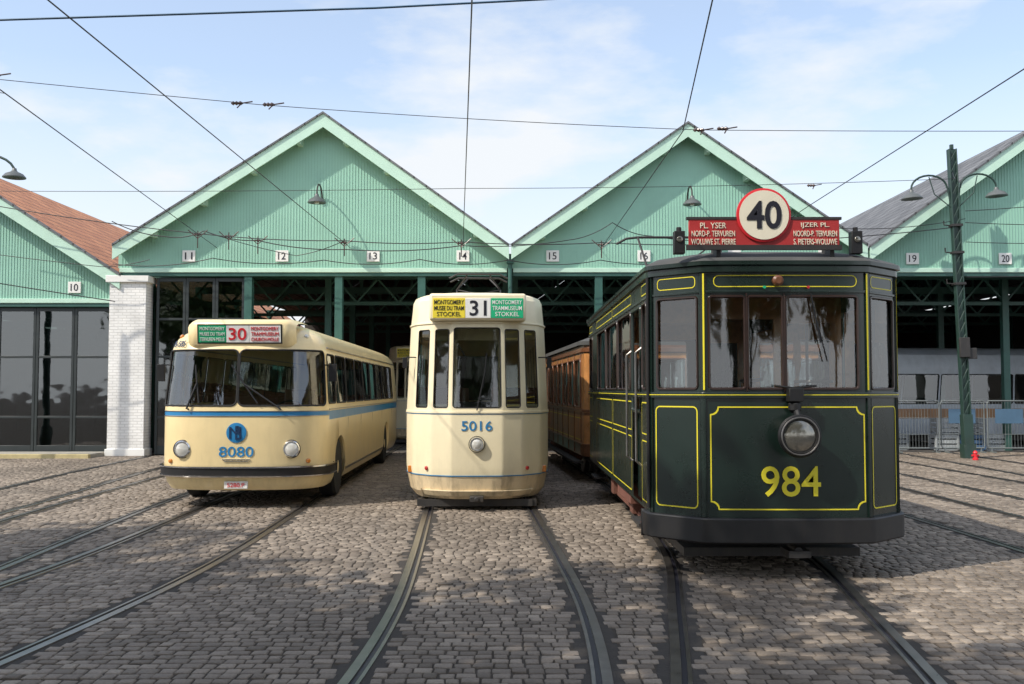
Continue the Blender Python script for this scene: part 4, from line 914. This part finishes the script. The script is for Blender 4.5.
wire([(-1.3,25.6,5.45),(1.5,25.6,5.6),(2.6,25.6,6.05),(3.6,25.6,5.7),(6.1,25.6,5.6)],r=.012,sag=.08,label=sc_l)
wire([(-10.4,25.8,5.0),(-7.8,25.8,5.15),(-4.9,25.8,5.1),(-2.4,25.8,5.12),(-.1,25.8,5.1),(2.3,25.8,5.1),(4.8,25.8,5.12),(9.3,25.8,5.1)],r=.012,sag=.12,label=sc_l)
wire([(-8.0,25.7,5.85),(-5.6,25.7,5.2),(-4.3,25.4,5.55)],r=.010,sag=.05,label=sc_l)
wire([(-16,24,4.9),(-10,25,3.95)],r=.014,sag=.02)
wire([(-16,25.4,5.6),(-10.6,25.6,4.9),(-9.4,25.7,5.1)],r=.010,sag=.04)
for za,zb in ((6.3,6.9),(6.0,5.9),(5.5,5.5),(4.6,4.9)): wire([(11.6,25.3,za),(18,24,zb)],r=.010,sag=.12)
wire([(11.6,25.3,6.1),(8.5,25.6,5.9),(6.1,25.5,5.5)],r=.010,sag=.1)
wire([(-6.5,12.6,5.52),(-14,13.5,6.8)],r=.005)
INS=mat('brown_insulator',(.06,.03,.025),.3,coat=.5)
for c in ((-3.9,14.0,5.80),(-3.45,14.0,5.78),(2.75,14.4,5.52),(3.1,14.4,5.54),(-8.1,25.5,5.72),(-7.3,25.5,5.68),(-4.3,25.4,5.5),(-1.3,25.4,5.48),(2.3,25.4,5.45),(6.08,20,5.86),(-7.0,13.3,5.98),(-6.6,25.7,5.6)):
    mb=MB(); mb.lathe((c[0]-.10,c[1],c[2]),(1,0,0),[(.010,0),(.032,.03),(.016,.05),(.032,.08),(.016,.10),(.032,.13),(.010,.17)],12); mb.tube([(c[0],c[1]-.05,c[2]-.08),(c[0]+.05,c[1],c[2]),(c[0]+.2,c[1]+.02,c[2]+.03)],.010,6)
    if c[1]>25: mb.tube([(c[0]-.25,c[1],c[2]+.12),(c[0],c[1],c[2]-.1),(c[0]+.25,c[1],c[2]+.12)],.014,6); mb.tube([(c[0],c[1],c[2]-.35),(c[0],c[1],c[2]+.1)],.014,6)
    mb.obj('wire_insulator',INS,label='small brown insulator clamp on an overhead wire',category='insulator',group='insulators on overhead wires')
# ------------------------------------------------------------------ trees behind the photographer
LEAF=mat('tree_leaves',(.10,.16,.05),.6,var=.4,scale=.8); BARK=mat('tree_bark',(.09,.07,.05),.9,var=.3,bump=.4)
tr=np.random.default_rng(11)
def tree(loc):
    root=thing('plane_tree','leafy green street tree across the road from the depot','tree',loc,group='street trees facing the depot')
    mb=MB(); mb.tube([(0,0,0),(.05,0,1.5),(0,.1,3.2),(.1,0,5),(0,0,7)],[.32,.25,.22,.16,.06],10)
    lobes=[]
    for k in range(11):
        a=k*2.4; L=1.8+1.6*tr.random(); z=3.4+.40*k; e=(L*math.cos(a),L*math.sin(a),z+1.6); mb.tube([(0,0,z-.6),(e[0]*.5,e[1]*.5,z+.5),e],[.12,.08,.03],6); lobes.append((*e,1.5+.6*tr.random()))
    lobes.append((0,0,8.0,1.9)); mb.obj('trunk',BARK,root)
    V_=[];F_=[]
    for (cx,cy,cz,r) in lobes:
        n=560; d=tr.normal(size=(n,3)); d/=np.linalg.norm(d,axis=1)[:,None]; p=np.array((cx,cy,cz))+d*(r*(.30+.75*tr.random(n)))[:,None]
        for q in p:
            u=tr.normal(size=3); u/=np.linalg.norm(u); w=np.cross(u,tr.normal(size=3)); w/=np.linalg.norm(w); s_=.15+.1*tr.random(); b_=len(V_)
            V_+= [tuple(q+u*s_),tuple(q+w*s_*.7),tuple(q-u*s_),tuple(q-w*s_*.7)]; F_.append((b_,b_+1,b_+2,b_+3))
    m2=MB(); m2.v=V_; m2.f=F_; m2.m=[0]*len(F_); m2.obj('crown',LEAF,root,smooth=0)
    return root
t0=tree((-17,-22,0))
for x,y_,r_,sc_ in ((-9,-24,70,1),(0,-25,110,.9),(8,-24,200,.9),(16,-22,310,1),(-24,-18,33,1.1),(-8.0,2.2,20,1.0),(-13.2,2.6,160,1.1),(-5.2,-2.4,60,1.05),(-1.6,-3.2,250,1.1),(4.0,-4.0,300,1.1)):
    c_=copy_thing(t0,(x,y_,0),r_); c_.scale=(sc_,sc_,sc_)
# ------------------------------------------------------------------ light, world
el=math.radians(46); az=V((-.83,-.50,0)).normalized(); sd=V((az.x*math.cos(el),az.y*math.cos(el),math.sin(el)))
sun=bpy.data.lights.new('sun','SUN'); sun.energy=4.6; sun.angle=math.radians(.6); sun.color=(1,.93,.82)
so=bpy.data.objects.new('sun',sun); col.objects.link(so); so.rotation_euler=(-sd).to_track_quat('-Z','Y').to_euler(); so.location=(-30,-15,40)
w=bpy.data.worlds.new('World'); scene.world=w; w.use_nodes=True; nt=w.node_tree; N=nt.nodes; Lk=nt.links
bg=N['Background']; sky=N.new('ShaderNodeTexSky'); sky.sky_type='NISHITA'; sky.sun_disc=False; sky.sun_elevation=el; sky.sun_rotation=math.atan2(sd.x,sd.y); sky.air_density=1.0; sky.dust_density=1.2
tc=N.new('ShaderNodeTexCoord'); mp=N.new('ShaderNodeMapping'); mp.inputs['Scale'].default_value=(1,1,2.6); mp.inputs['Location'].default_value=(.35,.2,.1); Lk.new(tc.outputs['Generated'],mp.inputs['Vector'])
no=N.new('ShaderNodeTexNoise'); no.inputs['Scale'].default_value=3.6; no.inputs['Detail'].default_value=10; no.inputs['Roughness'].default_value=.55; Lk.new(mp.outputs['Vector'],no.inputs['Vector'])
mr=N.new('ShaderNodeMapRange'); mr.inputs['From Min'].default_value=.47; mr.inputs['From Max'].default_value=.64; mr.inputs['To Min'].default_value=.26; mr.inputs['To Max'].default_value=.95; Lk.new(no.outputs['Fac'],mr.inputs['Value'])
sp=N.new('ShaderNodeSeparateXYZ'); Lk.new(tc.outputs['Generated'],sp.inputs['Vector'])
hz=N.new('ShaderNodeMapRange'); hz.inputs['From Min'].default_value=.08; hz.inputs['From Max'].default_value=.30; hz.inputs['To Min'].default_value=.95; hz.inputs['To Max'].default_value=.25; Lk.new(sp.outputs['Z'],hz.inputs['Value'])
mxm=N.new('ShaderNodeMath'); mxm.operation='MAXIMUM'; Lk.new(mr.outputs['Result'],mxm.inputs[0]); Lk.new(hz.outputs['Result'],mxm.inputs[1])
yb=N.new('ShaderNodeMapRange'); yb.inputs['From Min'].default_value=.25; yb.inputs['From Max'].default_value=-.6; yb.inputs['To Min'].default_value=1.0; yb.inputs['To Max'].default_value=1.6; Lk.new(sp.outputs['Y'],yb.inputs['Value'])  # clouds behind the camera brightened as added fill for the vehicle fronts
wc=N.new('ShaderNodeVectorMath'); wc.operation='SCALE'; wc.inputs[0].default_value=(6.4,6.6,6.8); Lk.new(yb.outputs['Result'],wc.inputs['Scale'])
ss=N.new('ShaderNodeVectorMath'); ss.operation='SCALE'; ss.inputs['Scale'].default_value=1.75; Lk.new(sky.outputs['Color'],ss.inputs[0])
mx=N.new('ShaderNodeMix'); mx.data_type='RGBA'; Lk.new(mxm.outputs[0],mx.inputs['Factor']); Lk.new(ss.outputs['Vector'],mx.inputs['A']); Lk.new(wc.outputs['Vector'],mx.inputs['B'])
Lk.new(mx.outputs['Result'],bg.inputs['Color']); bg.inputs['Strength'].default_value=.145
cam=bpy.data.cameras.new('camera'); cam.lens=35; cam.sensor_width=36; cam.clip_end=2000
co=bpy.data.objects.new('camera',cam); col.objects.link(co); co.location=(0,0,1.72); co.rotation_euler=(math.radians(90+2.76),0,0); scene.camera=co
scene.view_settings.view_transform='Standard'; scene.view_settings.look='None'; scene.view_settings.exposure=0
